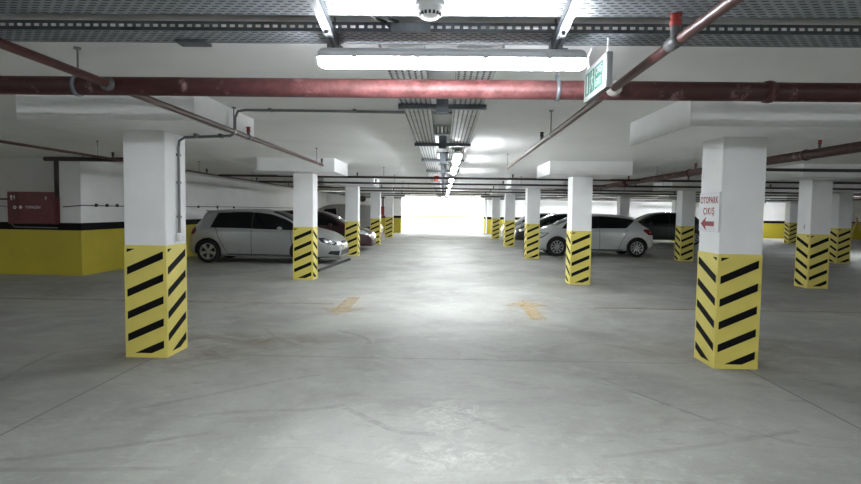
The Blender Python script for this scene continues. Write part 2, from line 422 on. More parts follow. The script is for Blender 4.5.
def arrow(name, x, y, flip, label):
    b = MB(); s = -1 if flip else 1; z = 0.002
    P = lambda a, c: (x + a * s, y + c * s, z)
    b.poly([P(-.11, -.8), P(.11, -.8), P(.11, .35), P(-.11, .35)], M['arrowpaint'])
    b.poly([P(-.36, .32), P(.36, .32), P(.0, .85)], M['arrowpaint'])
    return b.build(name, label=label, cat='floor arrow', group='worn arrows on the lane')
arrow('lane_arrow', -1.5, 8.75, True, 'worn orange floor arrow pointing towards the viewer, in the lane half by the silver car')
arrow('lane_arrow', 1.36, 8.6, False, 'worn orange floor arrow pointing away towards the bright exit, lane half by the white car')
for i, (x0, x1, y) in enumerate(((-12, -1.7, 8.8), (2.4, 16, 8.85))):
    ribbon([(x0, y), ((x0+x1)/2, y), (x1, y)], 0.10, M['linepaint'], 0.0015, 'bay_line', kind='structure')
skids = [
    ([(-3.4, 3.0), (-2.58, 3.17), (-2.1, 3.35), (-1.54, 3.63)], .05), ([(-3.2, 3.03), (-2.49, 3.05), (-1.99, 3.08), (-1.52, 3.12)], .05),
    ([(-3.7, 4.4), (-3.76, 4.66), (-3.88, 5.15), (-3.94, 5.6)], .05), ([(-1.75, 3.95), (-1.35, 4.06), (-1.0, 4.10), (-0.73, 4.22)], .07),
    ([(1.34, 5.0), (1.71, 4.54), (2.0, 3.98)], .03), ([(1.45, 5.07), (1.84, 4.27), (2.3, 3.7)], .03),
    ([(-2.3, 4.0), (-1.9, 4.35), (-1.45, 4.75), (-1.1, 5.0)], .05), ([(-2.2, 6.9), (-1.9, 6.4), (-1.6, 6.1)], .05),
    ([(1.0, 3.4), (1.7, 3.6), (2.5, 3.9)], .05), ([(-0.2, 2.9), (0.9, 3.1), (1.9, 3.0)], .06), ([(3.3, 5.2), (3.8, 4.6), (4.2, 4.3)], .05),
]
for p, w in skids: ribbon(p, w, M['skid'], 0.0012, 'floor_skid_marking', kind='structure')
for p in ([(-0.72, 4.16), (-0.46, 3.89), (-0.27, 3.72), (-0.03, 3.7)], [(0.11, 4.12), (0.35, 3.9), (0.47, 3.78)], [(-1.3, 6.9), (-.9, 6.5), (-.8, 6.2)]):
    ribbon(p, .06, M['crack'], 0.0014, 'floor_crack_marking', kind='structure')
b = MB(); b.tube([(-2.97, 13.3, .02), (-2.86, 15.0, .02), (-2.75, 16.5, .02)], [0.05, 0.05, 0.05], M['tyre'], 8)  # low dark strip lying on the floor below the car's nose
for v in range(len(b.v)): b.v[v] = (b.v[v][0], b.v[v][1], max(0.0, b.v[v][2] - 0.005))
b.build('dark_floor_strip', label='black strip on the floor under the nose of the silver hatchback', cat='wheel stop')

# ------------------------------------------------------------------ pillars
def clip(poly, x0, x1, z0, z1):
    def cut(pl, f, inter):
        out = []
        for i in range(len(pl)):
            a, c = pl[i], pl[(i+1) % len(pl)]
            if f(a): out.append(a)
            if f(a) != f(c): out.append(inter(a, c))
        return out
    def ix(v): return lambda a, c: (v, a[1] + (c[1]-a[1]) * (v-a[0]) / (c[0]-a[0]))
    def iz(v): return lambda a, c: (a[0] + (c[0]-a[0]) * (v-a[1]) / (c[1]-a[1]), v)
    for f, it in ((lambda p: p[0] >= x0, ix(x0)), (lambda p: p[0] <= x1, ix(x1)), (lambda p: p[1] >= z0, iz(z0)), (lambda p: p[1] <= z1, iz(z1))):
        if len(poly) < 3: return []
        poly = cut(poly, f, it)
    return poly if len(poly) > 2 else []

W = 0.415; D = 0.435; ZP = 1.12; ZC = 2.24
def band_mesh(x0, y0, front, left, right):
    """yellow band; stripe direction +1 rises along the face's own u axis"""
    b = MB(); e = 0.002
    b.box(x0 - e, x0 + W + e, y0 - e, y0 + D + e, 0, ZP, M['yellow'])
    def stripes(P, width, d):
        for k in range(-1, 6):
            z = 0.15 + 0.222 * k
            zl, zr = (z, z + 0.185) if d > 0 else (z + 0.185, z)
            pl = clip([(0.0, zl), (width, zr), (width, zr + .076), (0.0, zl + .076)], 0.024, width - 0.03, 0.045, ZP - 0.035)
            if pl: b.poly([P(u, zz) for u, zz in pl], M['black'])
    g = e + 0.0015
    stripes(lambda u, z: (x0 + u, y0 - g, z), W, front)
    stripes(lambda u, z: (x0 + W + g, y0 + u, z), D, right)
    stripes(lambda u, z: (x0 - g, y0 + D - u, z), D, left)
    stripes(lambda u, z: (x0 + W - u, y0 + D + g, z), W, 1)
    return b

def pillar(x0, y0, label, front=1, left=-1, right=1, cap=True):
    root = empty('concrete_pillar', (x0 + W/2, y0 + D/2, 0), label=label, cat='pillar', group='hazard striped pillars', kind='thing')
    L = Vector((-(x0 + W/2), -(y0 + D/2), 0))
    def put(b, nm):
        b.v = [tuple(Vector(v) + L) for v in b.v]; return b.build(nm, root)
    b = MB(); b.bevbox(x0, x0 + W, y0, y0 + D, 0.0, (ZC if cap else CEIL), M['pillar'], 0.008); put(b, 'shaft')
    put(band_mesh(x0, y0, front, left, right), 'hazard_band')
    if cap:
        xc = x0 + W/2; yc = y0 + D/2
        b = MB(); b.box(xc - (.80 if x0 > 0 else .77), xc + (.80 if x0 > 0 else .78), yc - .85, yc + .68, ZC, CEIL, M['pillar']); put(b, 'drop_panel')
    return root

YK = [5.46 + 6.24 * k for k in range(5)]
nth = ['nearest', 'second', 'third', 'fourth', 'farthest']
for k in range(5):
    lab = ['white striped pillar with grey steel conduit and small junction box down its side',
           'striped pillar standing right in front of the silver hatchback, white paper on its side',
           'striped pillar by the nose of the dark red car, just behind the silver hatchback',
           'striped pillar just beyond the front of the dark red car, beside the pale van',
           'farthest striped pillar on the van side of the lane, next to the bright exit'][k]
    pillar(-2.72 - W, YK[k], lab, 1, 1, 1 if k == 0 else -1)
for k in range(5):
    lab = ['white striped pillar carrying the red and white parking exit sign',
           'striped pillar standing right in front of the white hatchback',
           'striped pillar beside the nose of the white hatchback',
           'striped pillar between the dark grey car and the small white car behind it',
           'farthest striped pillar on the white car side of the lane, next to the bright exit'][k]
    pillar(2.66, YK[k], lab, 1, -1 if k < 2 else 1, 1)
pillar(7.53, YK[1], 'large striped pillar in the side aisle, second row, seen just beyond the exit sign pillar', 1, -1, 1)
pillar(7.53, YK[2], 'striped pillar in front of the charcoal sport utility car', 1, -1, 1)
pillar(7.53, YK[3], 'pillar rising behind the roof of the white hatchback', 1, -1, 1)
pillar(12.41, YK[2], 'striped pillar close behind the large one in the side aisle, near the far lit lamp', 1, -1, 1)
pillar(12.41, YK[4], 'pillar peeping out behind the pillar that hides the charcoal car', 1, -1, 1)
pillar(18.45, YK[4] - .05, 'small distant striped pillar before the yellow and white end wall', 1, -1, 1)

# ------------------------------------------------------------------ sprinkler and fire pipes
def sprinkler(parent, p, big=False, col='orange'):
    s = 1.25 if big else 1.0
    b = MB(); x, y, z = p
    b.tube([(x, y, z), (x, y, z + .055*s)], .016*s, M['fitting'], 10)
    b.lathe([(.0, .055*s), (.02*s, .055*s), (.022*s, .072*s), (.016*s, .08*s), (.02*s, .09*s), (.024*s, .105*s), (.0, .11*s)], p, M[col], 12)
    return b.build('sprinkler_head', parent)

def rod(parent, p, ztop=CEIL):
    b = MB(); x, y, z = p
    b.tube([(x, y, z), (x, y, ztop)], .006, M['conduit'], 6)
    b.tube([(x, y, ztop - .012), (x, y, ztop)], .022, M['conduit'], 8)
    return b.build('hanger_rod', parent)

def clamp(parent, p, axis, r, mat='galv'):
    b = MB(); w = .022
    b.lathe([(r + .003, -w/2), (r + .010, -w/2), (r + .010, w/2), (r + .003, w/2)], p, M[mat], 20, axis)
    b.box(p[0]-.012, p[0]+.012, p[1]-.012, p[1]+.012, p[2] + r, p[2] + r + .035, M[mat])
    return b.build('pipe_clamp', parent)

def ring(parent, p, axis, r, w, mat, name='coupling'):
    b = MB(); b.lathe([(r, -w/2), (r*1.12, -w/2), (r*1.2, 0), (r*1.12, w/2), (r, w/2)], p, M[mat], 20, axis)
    return b.build(name, parent)

ZPIPE = 2.26; YM = 3.57
# big red main crossing the lane
b = MB(); b.tube([(-13, YM, ZPIPE), (-2, YM, ZPIPE), (4.55, YM, ZPIPE), (14, YM, ZPIPE)], 0.058, M['redpipe'], 24)
mp = b.build('fire_main_pipe', label='thick dark red pipe crossing the whole ceiling below the lamp', cat='pipe')
for x in (-2.33, 0.70): clamp(mp, (x, YM, ZPIPE), 'X', .058); rod(mp, (x, YM, ZPIPE + .09))
ring(mp, (2.0, YM, ZPIPE), 'X', .058, .05, 'redsmall')
b = MB(); b.lathe([(.026, -.085), (.042, -.08), (.042, -.055), (.034, -.03)], (-2.1, YM, ZPIPE), M['fitting'], 16, 'Y'); b.build('branch_tee', mp)
b = MB(); b.lathe([(.03, -.09), (.046, -.085), (.046, -.05), (.04, -.03)], (1.03, YM, ZPIPE), M['dusty'], 16, 'Y'); b.build('branch_tee', mp)

# two branches along the lane
b = MB(); b.tube([(-2.1, 0.6, ZPIPE), (-2.1, 2.6, ZPIPE), (-2.1, 9.75, ZPIPE)], .024, M['redsmall'], 14)
pl = b.build('sprinkler_pipe', label='thin red branch pipe running to the pillar before the silver car', cat='pipe', group='lane sprinkler branches')
sprinkler(pl, (-2.1, 6.04, ZPIPE)); sprinkler(pl, (-2.1, 9.70, ZPIPE), col='blackmetal')
for y in (5.62, 9.3): rod(pl, (-2.1, y, ZPIPE + .02)); ring(pl, (-2.1, y, ZPIPE), 'Y', .022, .03, 'dusty', 'pipe_clip')
ring(pl, (-2.1, 6.04, ZPIPE), 'Y', .024, .09, 'fitting', 'tee_fitting')
b = MB(); b.tube([(1.0, 0.6, ZPIPE), (1.03, 3.57, ZPIPE), (1.11, 9.95, ZPIPE)], .024, M['redsmall'], 14)
pr = b.build('sprinkler_pipe', label='red branch pipe with a red valve head, passing beside the green exit sign', cat='pipe', group='lane sprinkler branches')
sprinkler(pr, (1.015, 2.56, ZPIPE), True); sprinkler(pr, (1.06, 6.19, ZPIPE), col='blackmetal')
ring(pr, (1.015, 2.56, ZPIPE), 'Y', .026, .12, 'fitting', 'tee_fitting')
for y in (5.62, 9.85): rod(pr, (1.05 if y < 7 else 1.108, y, ZPIPE + .02)); ring(pr, (1.05 if y < 7 else 1.108, y, ZPIPE), 'Y', .022, .03, 'dusty', 'pipe_clip')

# pipes along the side aisles
b = MB(); b.tube([(-5.35, -4, ZPIPE), (-5.35, 15, ZPIPE), (-5.28, 36, ZPIPE)], .019, M['redsmall'], 12)
ll = b.build('sprinkler_pipe', label='dark thin pipe running lengthways below the ceiling beside the left wall, over the silver car', cat='pipe', group='side aisle pipes')
for y in (5.8, 9.0, 12.6, 16.0, 19.3): sprinkler(ll, (-5.33, y, ZPIPE), col='blackmetal'); rod(ll, (-5.33, y - .4, ZPIPE))
b = MB(); b.tube([(4.55, -2, ZPIPE), (4.55, 10, ZPIPE), (4.72, 20, ZPIPE)], .060, M['redpipe'], 18)
rl = b.build('fire_main_pipe', label='thick dark red pipe running lengthways above the side aisle, behind the exit sign pillar', cat='pipe', group='side aisle pipes')
for y in (6.97, 10.33, 14): sprinkler(rl, (4.55, y, ZPIPE + .05)); ring(rl, (4.55, y + .25, ZPIPE), 'Y', .06, .06, 'redsmall')
rod(rl, (4.56, 12.2, ZPIPE + .05))

cross = [13.2, 16.1, 19.5, 22.4, 25.9, 29.1, 32.3, 35.4]
crosslab = ['nearest thin dark pipe crossing the lane, just past the pillar before the silver car',
            'second thin dark pipe crossing the lane overhead', 'third thin dark pipe crossing the lane overhead',
            'fourth thin dark pipe crossing the lane overhead', 'fifth thin dark pipe crossing the lane overhead',
            'sixth thin dark pipe crossing the lane overhead', 'seventh thin dark pipe crossing, second from the bright exit',
            'thin dark pipe crossing closest to the bright exit']
for y, lb in zip(cross, crosslab):
    b = MB(); b.tube([(-5.3, y, ZPIPE), (0, y, ZPIPE), (20, y, ZPIPE)], .027, M['darkpipe'], 12)
    p = b.build('sprinkler_pipe', label=lb, cat='pipe', group='crossing sprinkler pipes')
    for x in (-1.95, 1.75, 5.6, 9.2):
        sprinkler(p, (x + random.uniform(-.2, .2), y, ZPIPE), col='blackmetal')
    for x in (-1.4, 2.2, 6.2): rod(p, (x, y, ZPIPE))
b = MB(); b.tube([(4.6, 9.6, ZPIPE), (10, 9.6, ZPIPE), (20, 9.6, ZPIPE)], .027, M['darkpipe'], 12)
b.build('sprinkler_pipe', label='black pipe crossing the right aisle above the large striped side pillar', cat='pipe', group='crossing sprinkler pipes')

# pipe that feeds the hose cabinet
b = MB()
b.tube([(-8.1, 11.3, 2.44), (-7.3, 11.3, 2.44), (-5.4, 11.3, 2.44)], .045, M['darkpipe'], 12)
b.tube([(-7.86, 11.3, 2.44), (-7.86, 11.3, 1.74), (-7.9, 11.36, 1.69), (-8.14, 11.66, 1.67)], .045, M['darkpipe'], 12)
fp = b.build('cabinet_feed_pipe', label='dark pipe dropping from the ceiling to the red hose cabinet', cat='pipe')
rod(fp, (-7.3, 11.3, 2.46))
b = MB(); b.tube([(-12, 11.84, 1.62), (-9.2, 11.84, 1.62), (-8.12, 11.84, 1.64)], .018, M['redsmall'], 10)
b.build('hose_pipe', label='thin dark red pipe along the wall above the red hose cabinet', cat='pipe')

# ------------------------------------------------------------------ fire hose cabinet
hc = empty('hose_cabinet', (-8.68, 11.78, 0), label='dark red wall cabinet with white lettering above the black wall band', cat='hose cabinet')
b = MB(); b.bevbox(-.53, .53, -.08, .12, 1.10, 1.78, M['cabred'], .01); b.build('cabinet_body', hc)
b = MB(); b.bevbox(-.50, -.30, -.092, -.08, 1.14, 1.75, M['cabdark'], .004); b.build('narrow_door', hc)
b = MB(); b.bevbox(-.29, .50, -.092, -.08, 1.14, 1.75, M['cabred'], .004); dr = b.build('wide_door', hc)
b = MB(); b.bevbox(.30, .33, -.105, -.092, 1.62, 1.68, M['greyplastic'], .003); b.build('latch', dr)
b = MB(); b.bevbox(.32, .35, -.105, -.092, 1.22, 1.27, M['cabdark'], .003); b.build('latch', dr)
FR = lambda x, z, y=-.0935: basis((x, y, z), (1, 0, 0), (0, 0, 1))
text_mesh('YANGIN', .085, M['signwhite'], FR(.03, 1.45), 'lettering', hc, .001, 1.0)
for cx in (-.36, -.235):
    b = MB(); b.lathe([(.0, 0), (.035, 0), (.035, .003), (.0, .003)], (cx, -.096, 1.45), M['signwhite'], 14, 'Y')
    if cx < -.3: b.lathe([(.0, 0), (.018, 0), (.018, .002), (.0, .002)], (cx, -.0985, 1.45), M['cabdark'], 12, 'Y')
    b.build('pictogram', hc)
for q in ((-.45, -.41, 1.64, 1.70), (-.375, -.36, 1.62, 1.70), (-.44, -.41, 1.60, 1.625)):
    b = MB(); b.box(q[0], q[1], -.095, -.093, q[2], q[3], M['signwhite']); b.build('pictogram', hc)

# conduits on the left wall
b = MB()
b.tube([(-12, 11.86, 1.47), (-9.4, 11.86, 1.47), (-9.28, 11.86, 1.44), (-9.26, 11.86, 1.10), (-9.2, 11.86, 1.03), (-8.22, 11.86, 1.02)], .012, M['conduit'], 8)
b.build('cable_conduit', label='grey conduit bending down beside and under the red hose cabinet', cat='conduit')
b = MB()
b.tube([(-8.07, 11.78, 1.47), (-7.72, 11.78, 1.50), (-7.67, 11.84, 1.51), (-7.67, 13.3, 1.50), (-7.67, 20, 1.53), (-7.67, 36, 1.53)], .011, M['cable'], 8)
for y in (12.3, 12.7, 13.1, 14.5, 16, 17.5, 19, 20.5): b.box(-7.70, -7.65, y - .02, y + .02, 1.48, 1.55, M['cable'])
b.build('cable_conduit', label='thin black cable line clipped along the white wall behind the silver car', cat='conduit')

# conduit running down the nearest left pillar
b = MB()
pts = [(-2.703, 5.71, 1.22), (-2.703, 5.71, 2.10), (-2.69, 5.70, 2.17), (-2.63, 5.69, 2.205), (-2.3, 5.66, 2.215), (-2.15, 5.65, 2.22), (-2.10, 5.65, 2.25),
       (-2.10, 5.65, 2.40), (-2.07, 5.65, 2.465), (-2.0, 5.66, 2.48), (-1.2, 5.68, 2.482), (-.3, 5.72, 2.482), (.3, 5.74, 2.482)]
b.tube(pts, .0135, M['conduit'], 10)
cd = b.build('steel_conduit', label='grey steel conduit bending over the ceiling and down the nearest left pillar', cat='conduit')
b = MB(); b.bevbox(-2.72, -2.675, 5.665, 5.755, 1.155, 1.235, M['whiteplastic'], .008); b.build('junction_box', cd)
def saddle(*a):
    b = MB(); b.bevbox(*a, M['conduit'], .003); b.build('saddle_clip', cd)
for z in (1.4, 1.75, 2.03): saddle(-2.72, -2.688, 5.685, 5.735, z - .012, z + .012)
for x in (-2.5, -2.25): saddle(x - .015, x + .015, 5.63, 5.70, 2.20, 2.24)
for x in (-1.75, -.9): saddle(x - .015, x + .015, 5.64, 5.72, 2.47, 2.50)
b = MB(); b.box(-2.7195, -2.715, 11.78, 12.06, 1.36, 1.74, M['paper']); b.build('paper_notice', label='blank white paper taped to the side of the pillar before the silver car', cat='notice')
b = MB(); b.bevbox(7.505, 7.528, 11.86, 11.94, 1.22, 1.32, M['whiteplastic'], .006); b.build('switch_box', label='small white switch box on the large striped side aisle pillar', cat='switch')

# ------------------------------------------------------------------ OTOPARK CIKIS sign on the nearest right pillar
sg = empty('exit_direction_sign', (2.65, 5.668, 1.522), label='white parking exit sign with red text and left arrow on the pillar', cat='sign')
b = MB(); b.bevbox(-.006, .006, -.21, .205, -.195, .195, M['signwhite'], .003); b.build('sign_plate', sg)
SF = lambda u, z: basis((-.0065, -u, z), (0, -1, 0), (0, 0, 1))
text_mesh('OTOPARK', .092, M['signred'], SF(0, .115), 'lettering', sg, .0008, .78, .0015, 1.12)
text_mesh('ÇIKIŞ', .092, M['signred'], SF(0, .005), 'lettering', sg, .0008, .85, .0015, 1.25)
b = MB(); X = -.0075
ar = [(-.16, -.115), (-.045, -.045), (-.06, -.092), (.12, -.092), (.12, -.138), (-.06, -.138), (-.045, -.185)]
b.add([(X, -u, z) for u, z in ar], [(0, 1, 2), (2, 3, 4, 5), (0, 2, 5), (0, 5, 6)], M['signred']); b.build('arrow', sg)

# ------------------------------------------------------------------ hanging green exit sign
ex = empty('hanging_exit_sign', (.815, 3.075, 2.215), label='green and white running man exit sign hanging by the lamp end', cat='sign')
b = MB(); b.bevbox(-.014, .018, -.215, .215, -.09, .088, M['conduit'], .004); b.build('sign_box', ex)
b = MB(); b.box(-.0165, -.014, -.211, .211, -.087, .085, M['signface']); b.build('sign_face', ex)
# the panel's own u axis runs from far end (u=-.2) to near end (u=+.2) as read from the lane
Q = lambda u, z, d=.0: (-.0172 - d, -u, z)
b = MB()
def gq(u0, u1, z0, z1, m, d=0): b.add([Q(u0, z0, d), Q(u1, z0, d), Q(u1, z1, d), Q(u0, z1, d)], [(0, 1, 2, 3)], m)
gq(-.185, -.095, -.062, .062, M['signgreen']); gq(-.085, .005, -.062, .062, M['signgreen']); gq(.015, .165, -.062, .062, M['signgreen'])
gq(-.155, -.125, -.05, .05, M['signface'], .0006)
b.build('green_panel', ex)
b = MB()   # the running figure
def limb(p, q, w):
    p = Vector((p[0], p[1])); q = Vector((q[0], q[1])); n = Vector((-(q - p).y, (q - p).x)).normalized() * w / 2
    b.add([Q(*(p + n), .001), Q(*(p - n), .001), Q(*(q - n), .001), Q(*(q + n), .001)], [(0, 1, 2, 3)], M['signface'])
b.poly([Q(-.036 + .011*math.cos(a*PI/6), .043 + .011*math.sin(a*PI/6), .001) for a in range(12)], M['signface'])
limb((-.038, .032), (-.046, -.008), .020); limb((-.04, .026), (-.068, .012), .008); limb((-.038, .026), (-.012, .008), .008)
limb((-.046, -.006), (-.022, -.026), .010); limb((-.022, -.026), (-.03, -.052), .008); limb((-.048, -.006), (-.062, -.03), .010); limb((-.062, -.03), (-.08, -.036), .008)
b.build('running_figure', ex)
EF = lambda u, z: basis((-.0185, -u, z), (0, -1, 0), (0, 0, 1))
text_mesh('ÇIKIŞ', .052, M['signface'], EF(.09, .03), 'lettering', ex, .0004, .9, .0008)
text_mesh('EXIT', .056, M['signface'], EF(.09, -.032), 'lettering', ex, .0004, .95, .0008)
b = MB()
b.tube([(0, -.18, .085), (0, -.18, .165)], .003, M['greyplastic'], 6); b.tube([(0, .18, .085), (0, .18, .165)], .003, M['greyplastic'], 6)
for k in range(6): b.lathe([(.003, -.004), (.007, 0), (.003, .004)], (0, -.18, .095 + k*.012), M['greyplastic'], 6)
b.build('hanging_chain', ex)
b = MB(); b.tube([(0, .16, .085), (-.01, .18, .12), (-.01, .17, .16), (.0, .14, .20)], .006, M['whiteplastic'], 8); b.build('power_cable', ex)

# ------------------------------------------------------------------ cable trays
ZT = 2.38
def tray_x(y0, y1, label):
    b = MB(); x0, x1 = -9.0, 9.0
    b.quad((x0, y0, ZT), (x0, y1, ZT), (x1, y1, ZT), (x1, y0, ZT), M['tray_x'])
    for y in (y0, y1):
        b.quad((x0, y, ZT), (x1, y, ZT), (x1, y, ZT + .017), (x0, y, ZT + .017), M['galvdark'])
        b.quad((x0, y, ZT + .017), (x1, y, ZT + .017), (x1, y, ZT + .031), (x0, y, ZT + .031), M['tray_xf'])
        b.quad((x0, y, ZT + .031), (x1, y, ZT + .031), (x1, y, ZT + .045), (x0, y, ZT + .045), M['galvdark'])
        s = .012 if y == y0 else -.012
        b.quad((x0, y, ZT + .045), (x1, y, ZT + .045), (x1, y + s, ZT + .045), (x0, y + s, ZT + .045), M['galvdark'])
        b.box(x0, x1, y - .0015, y + .0015, ZT - .001, ZT + .008, M['galvdark']); b.box(x0, x1, y - .0015, y + .0015, ZT + .034, ZT + .046, M['galvdark'])
    return b.build('cable_tray', label=label, cat='cable tray', group='crossing cable trays')
t1 = tray_x(2.22, 2.60, 'perforated steel cable tray across the very top, carrying the smoke detector')
t2 = tray_x(2.83, 3.035, 'slotted steel cable tray crossing just above the long lit lamp')
b = MB(); b.box(-.27, -.075, 2.822, 2.827, ZT - .002, ZT + .04, M['galv']); b.build('splice_plate', t2)
b = MB(); b.box(-1.42, -1.26, 2.97, 3.06, ZT - .016, ZT - .002, M['galvdark']); b.build('splice_plate', t2)
for k, (xa, xb) in enumerate(((-.62, -.1), (-.5, .9), (.3, 3.0))):
    b = MB(); yy = 2.88 + k * .05
    b.tube([(xa - .8, yy, ZT + .02), (xa, yy, ZT + .022), ((xa+xb)/2, yy + .01, ZT + .02), (xb, yy, ZT + .02), (xb + 1.2, yy, ZT + .02)], .011, M['cable'], 8)
    b.build('power_cable', label=['black cable lying in the slotted tray above the lamp, ending near its left part', 'black cable lying in the slotted tray above the lamp middle', 'black cable lying in the slotted tray above the lamp right end'][k], cat='cable', group='tray cables')
b = MB()
for x in (-.36, -.30): b.tube([(x, 2.55, ZT + .012), (x + .02, 2.68, ZT + .02), (x + .06, 2.84, ZT + .05), (x + .10, 2.9, ZT + .02)], .008, M['cable'], 8)
b.build('cable_loop', label='pair of black cables bridging the two crossing trays near the smoke detector', cat='cable')

def strut(x, rz, label):
    r = empty('strut_hanger', (x, 2.55, 0), rz, label=label, cat='strut', group='galvanised tray struts')
    b = MB(); z0 = ZT - .045
    b.box(-.022, .022, -.75, .45, z0, z0 + .003, M['galv']); b.box(-.022, -.019, -.75, .45, z0, ZT - .002, M['galv']); b.box(.019, .022, -.75, .45, z0, ZT - .002, M['galv'])
    b.box(-.008, .008, -.75, .45, z0 - .0005, z0 + .001, M['blackmetal'])
    b.build('channel', r)
    for y in (.13, .44):
        b = MB(); b.tube([(0, y, z0 - .015), (0, y, CEIL)], .006, M['galv'], 8)
        b.lathe([(.0, -.014), (.013, -.012), (.013, 0), (.02, 0), (.02, .002), (0, .002)], (0, y, z0), M['galv'], 6); b.build('threaded_rod', r)
    b = MB(); b.box(-.03, -.026, .36, .47, ZT - .06, ZT + .05, M['galv']); b.box(.026, .030, .36, .47, ZT - .06, ZT + .05, M['galv']); b.box(-.05, .05, .42, .465, ZT - .065, ZT - .047, M['galv'])
    b.build('angle_bracket', r)
    return r
strut(-.55, .07, 'galvanised strut under the trays above the left end of the lamp')
strut(.537, -.074, 'galvanised strut under the trays above the right end of the lamp')

def tray_y(x0, x1, label):
    b = MB(); y0, y1 = 3.10, 36.5
    b.quad((x0, y0, ZT), (x1, y0, ZT), (x1, y1, ZT), (x0, y1, ZT), M['tray_y'])
    for x in (x0, x1):
        b.quad((x, y0, ZT), (x, y1, ZT), (x, y1, ZT + .05), (x, y0, ZT + .05), M['galv'])
    return b.build('cable_tray', label=label, cat='cable tray', group='lane cable trays')
ty1 = tray_y(-.365, -.115, 'lengthways perforated tray over the lane, the one on the silver car side')
ty2 = tray_y(.07, .32, 'lengthways perforated tray over the lane, the one on the white car side, with lamps below')
for k, (x, lb) in enumerate(((-.30, 'grey cable bundle lying in the lane tray on the silver car side'), (.12, 'grey cable bundle lying in the lane tray on the white car side'))):
    b = MB()
    for j in range(5): b.tube([(x + j*.035, 3.3, ZT + .014), (x + j*.035 + .008, 15, ZT + .014), (x + j*.035, 36, ZT + .014)], .012, M['whiteplastic'] if j % 2 else M['greyplastic'], 6)
    b.build('cable_bundle', label=lb, cat='cables', kind='stuff')

def support(y, label):
    r = empty('tray_support', (-.02, y, 0), label=label, cat='tray support', group='lane tray supports')
    for s in (-1, 1):
        b = MB(); xa, xb = (.05, .365) if s > 0 else (-.365, -.05)
        b.box(xa, xb, -.02, .02, ZT - .04, ZT - .002, M['galvdark']); b.build('crossbar', r)
    b = MB(); b.box(-.05, .05, -.02, .02, ZT - .07, CEIL, M['galv']); b.build('post', r)
    b = MB(); b.box(-.10, .10, -.03, .06, CEIL - .012, CEIL, M['galvdark'])
    for k in range(4): b.box(-.08 + k*.045, -.06 + k*.045, -.032, -.03, CEIL - .01, CEIL - .003, M['blackmetal'])
    b.build('base_plate', r)
    return r
sup = support(7.4, 'second tray support from the red main pipe, dark crossbars with plate')
sl = ['dark bracket under the lane trays just behind the red main pipe', None, 'third bracket under the lane trays from the red pipe', 'fourth bracket under the lane trays from the red pipe',
      'fifth bracket under the lane trays from the red pipe', 'sixth bracket under the lane trays from the red pipe', 'seventh bracket under the lane trays from the red pipe', 'eighth bracket under the lane trays from the red pipe', 'last bracket under the lane trays before the exit']
for i, y in enumerate((4.72, None, 9.7, 12.3, 15.2, 18.4, 21.6, 25.0, 30.0)):
    if y is None: continue
    c = copy_tree(sup); c.location.y = y; c['label'] = sl[i]
b = MB(); b.box(-.115, .075, 6.75, 6.78, CEIL - .10, CEIL, M['tray_xf']); b.box(-.115, .075, 6.6, 6.78, CEIL - .105, CEIL - .10, M['galvdark'])
b.build('ceiling_bracket', label='perforated dark bracket on the ceiling between the two lane trays', cat='bracket')
b = MB(); b.bevbox(-.24, -.12, 14.2, 14.35, ZT - .14, ZT - .002, M['orange'], .01); b.build('alarm_sounder', label='small dark red alarm sounder under the lane tray', cat='alarm')

# smoke detector
sd = empty('smoke_detector', (-.068, 2.44, ZT), label='white round smoke detector under the top cable tray', cat='smoke detector')
b = MB(); b.lathe([(0, 0), (.062, 0), (.062, -.014), (.058, -.02), (0, -.02)], (0, 0, 0), M['whiteplastic'], 28); b.build('detector_base', sd)
b = MB(); b.lathe([(.055, -.02), (.054, -.032), (.046, -.046), (.036, -.058), (.034, -.064), (.0, -.066)], (0, 0, 0), M['whiteplastic'], 28)
for k in range(16):
    a = 2*PI*k/16; mt = Matrix.Rotation(a, 4, 'Z')
    b.box(.0405, .0475, -.0045, .0045, -.056, -.042, M['blackmetal'], mt)
b.build('sensor_dome', sd)

# ------------------------------------------------------------------ lamps
def lamp_tree(length, label, loc, rotz, group, off=False):
    r = empty('batten_lamp', loc, rotz, label=label, cat='lamp', group=group)
    h = length / 2
    def prof(yw, zs, x0, x1, mat, nm, taper=.03):
        b = MB(); n = len(yw); rows = []
        for x, s in ((x0, .62), (x0 + taper*.5, .9), (x0 + taper, 1), (x1 - taper, 1), (x1 - taper*.5, .9), (x1, .62)):
            rows.append([(x, y * (s if abs(y) > 0 else 1), z if s == 1 else zs[0] + (z - zs[0]) * (.35 + .65 * s)) for y, z in zip(yw, zs)])
        vs = [p for rw in rows for p in rw]; fs = []
        for i in range(len(rows) - 1):
            for k in range(n): fs.append((i*n+k, (i+1)*n+k, (i+1)*n+(k+1) % n, i*n+(k+1) % n))
        b.add(vs, fs, mat, False); b.poly(rows[0], mat); b.poly(rows[-1][::-1], mat)
        return b.build(nm, r)
    # housing on top, rounded diffuser below
    prof([-.052, -.055, -.05, -.035, .035, .05, .055, .052], [-.016, -.016, .012, .03, .03, .012, -.016, -.016], -h, h, M['greyplastic'], 'lamp_housing')
    prof([-.047, -.05, -.048, -.036, -.016, .016, .036, .048, .05, .047], [-.010, -.016, -.036, -.052, -.060, -.060, -.052, -.036, -.016, -.010], -h, h, M['diff'], 'lamp_diffuser')
    for x in (-h*.72, -h*.25, h*.25, h*.72):
        for s in (-1, 1):
            b = MB(); b.box(x - .012, x + .012, s*.056 - .003, s*.056 + .003, -.024, .010, M['greyplastic']); b.build('lamp_clip', r)
    b = MB()
    for x in (-h*.84, h*.84): b.box(x - .015, x + .015, -.02, .02, .03, .042, M['galv'])
    b.build('mounting_foot', r)
    return r
near = lamp_tree(1.335, 'long glowing white batten lamp crossing the lane above the red main pipe', (.03, 2.87, 2.272), 0, 'batten lamps')
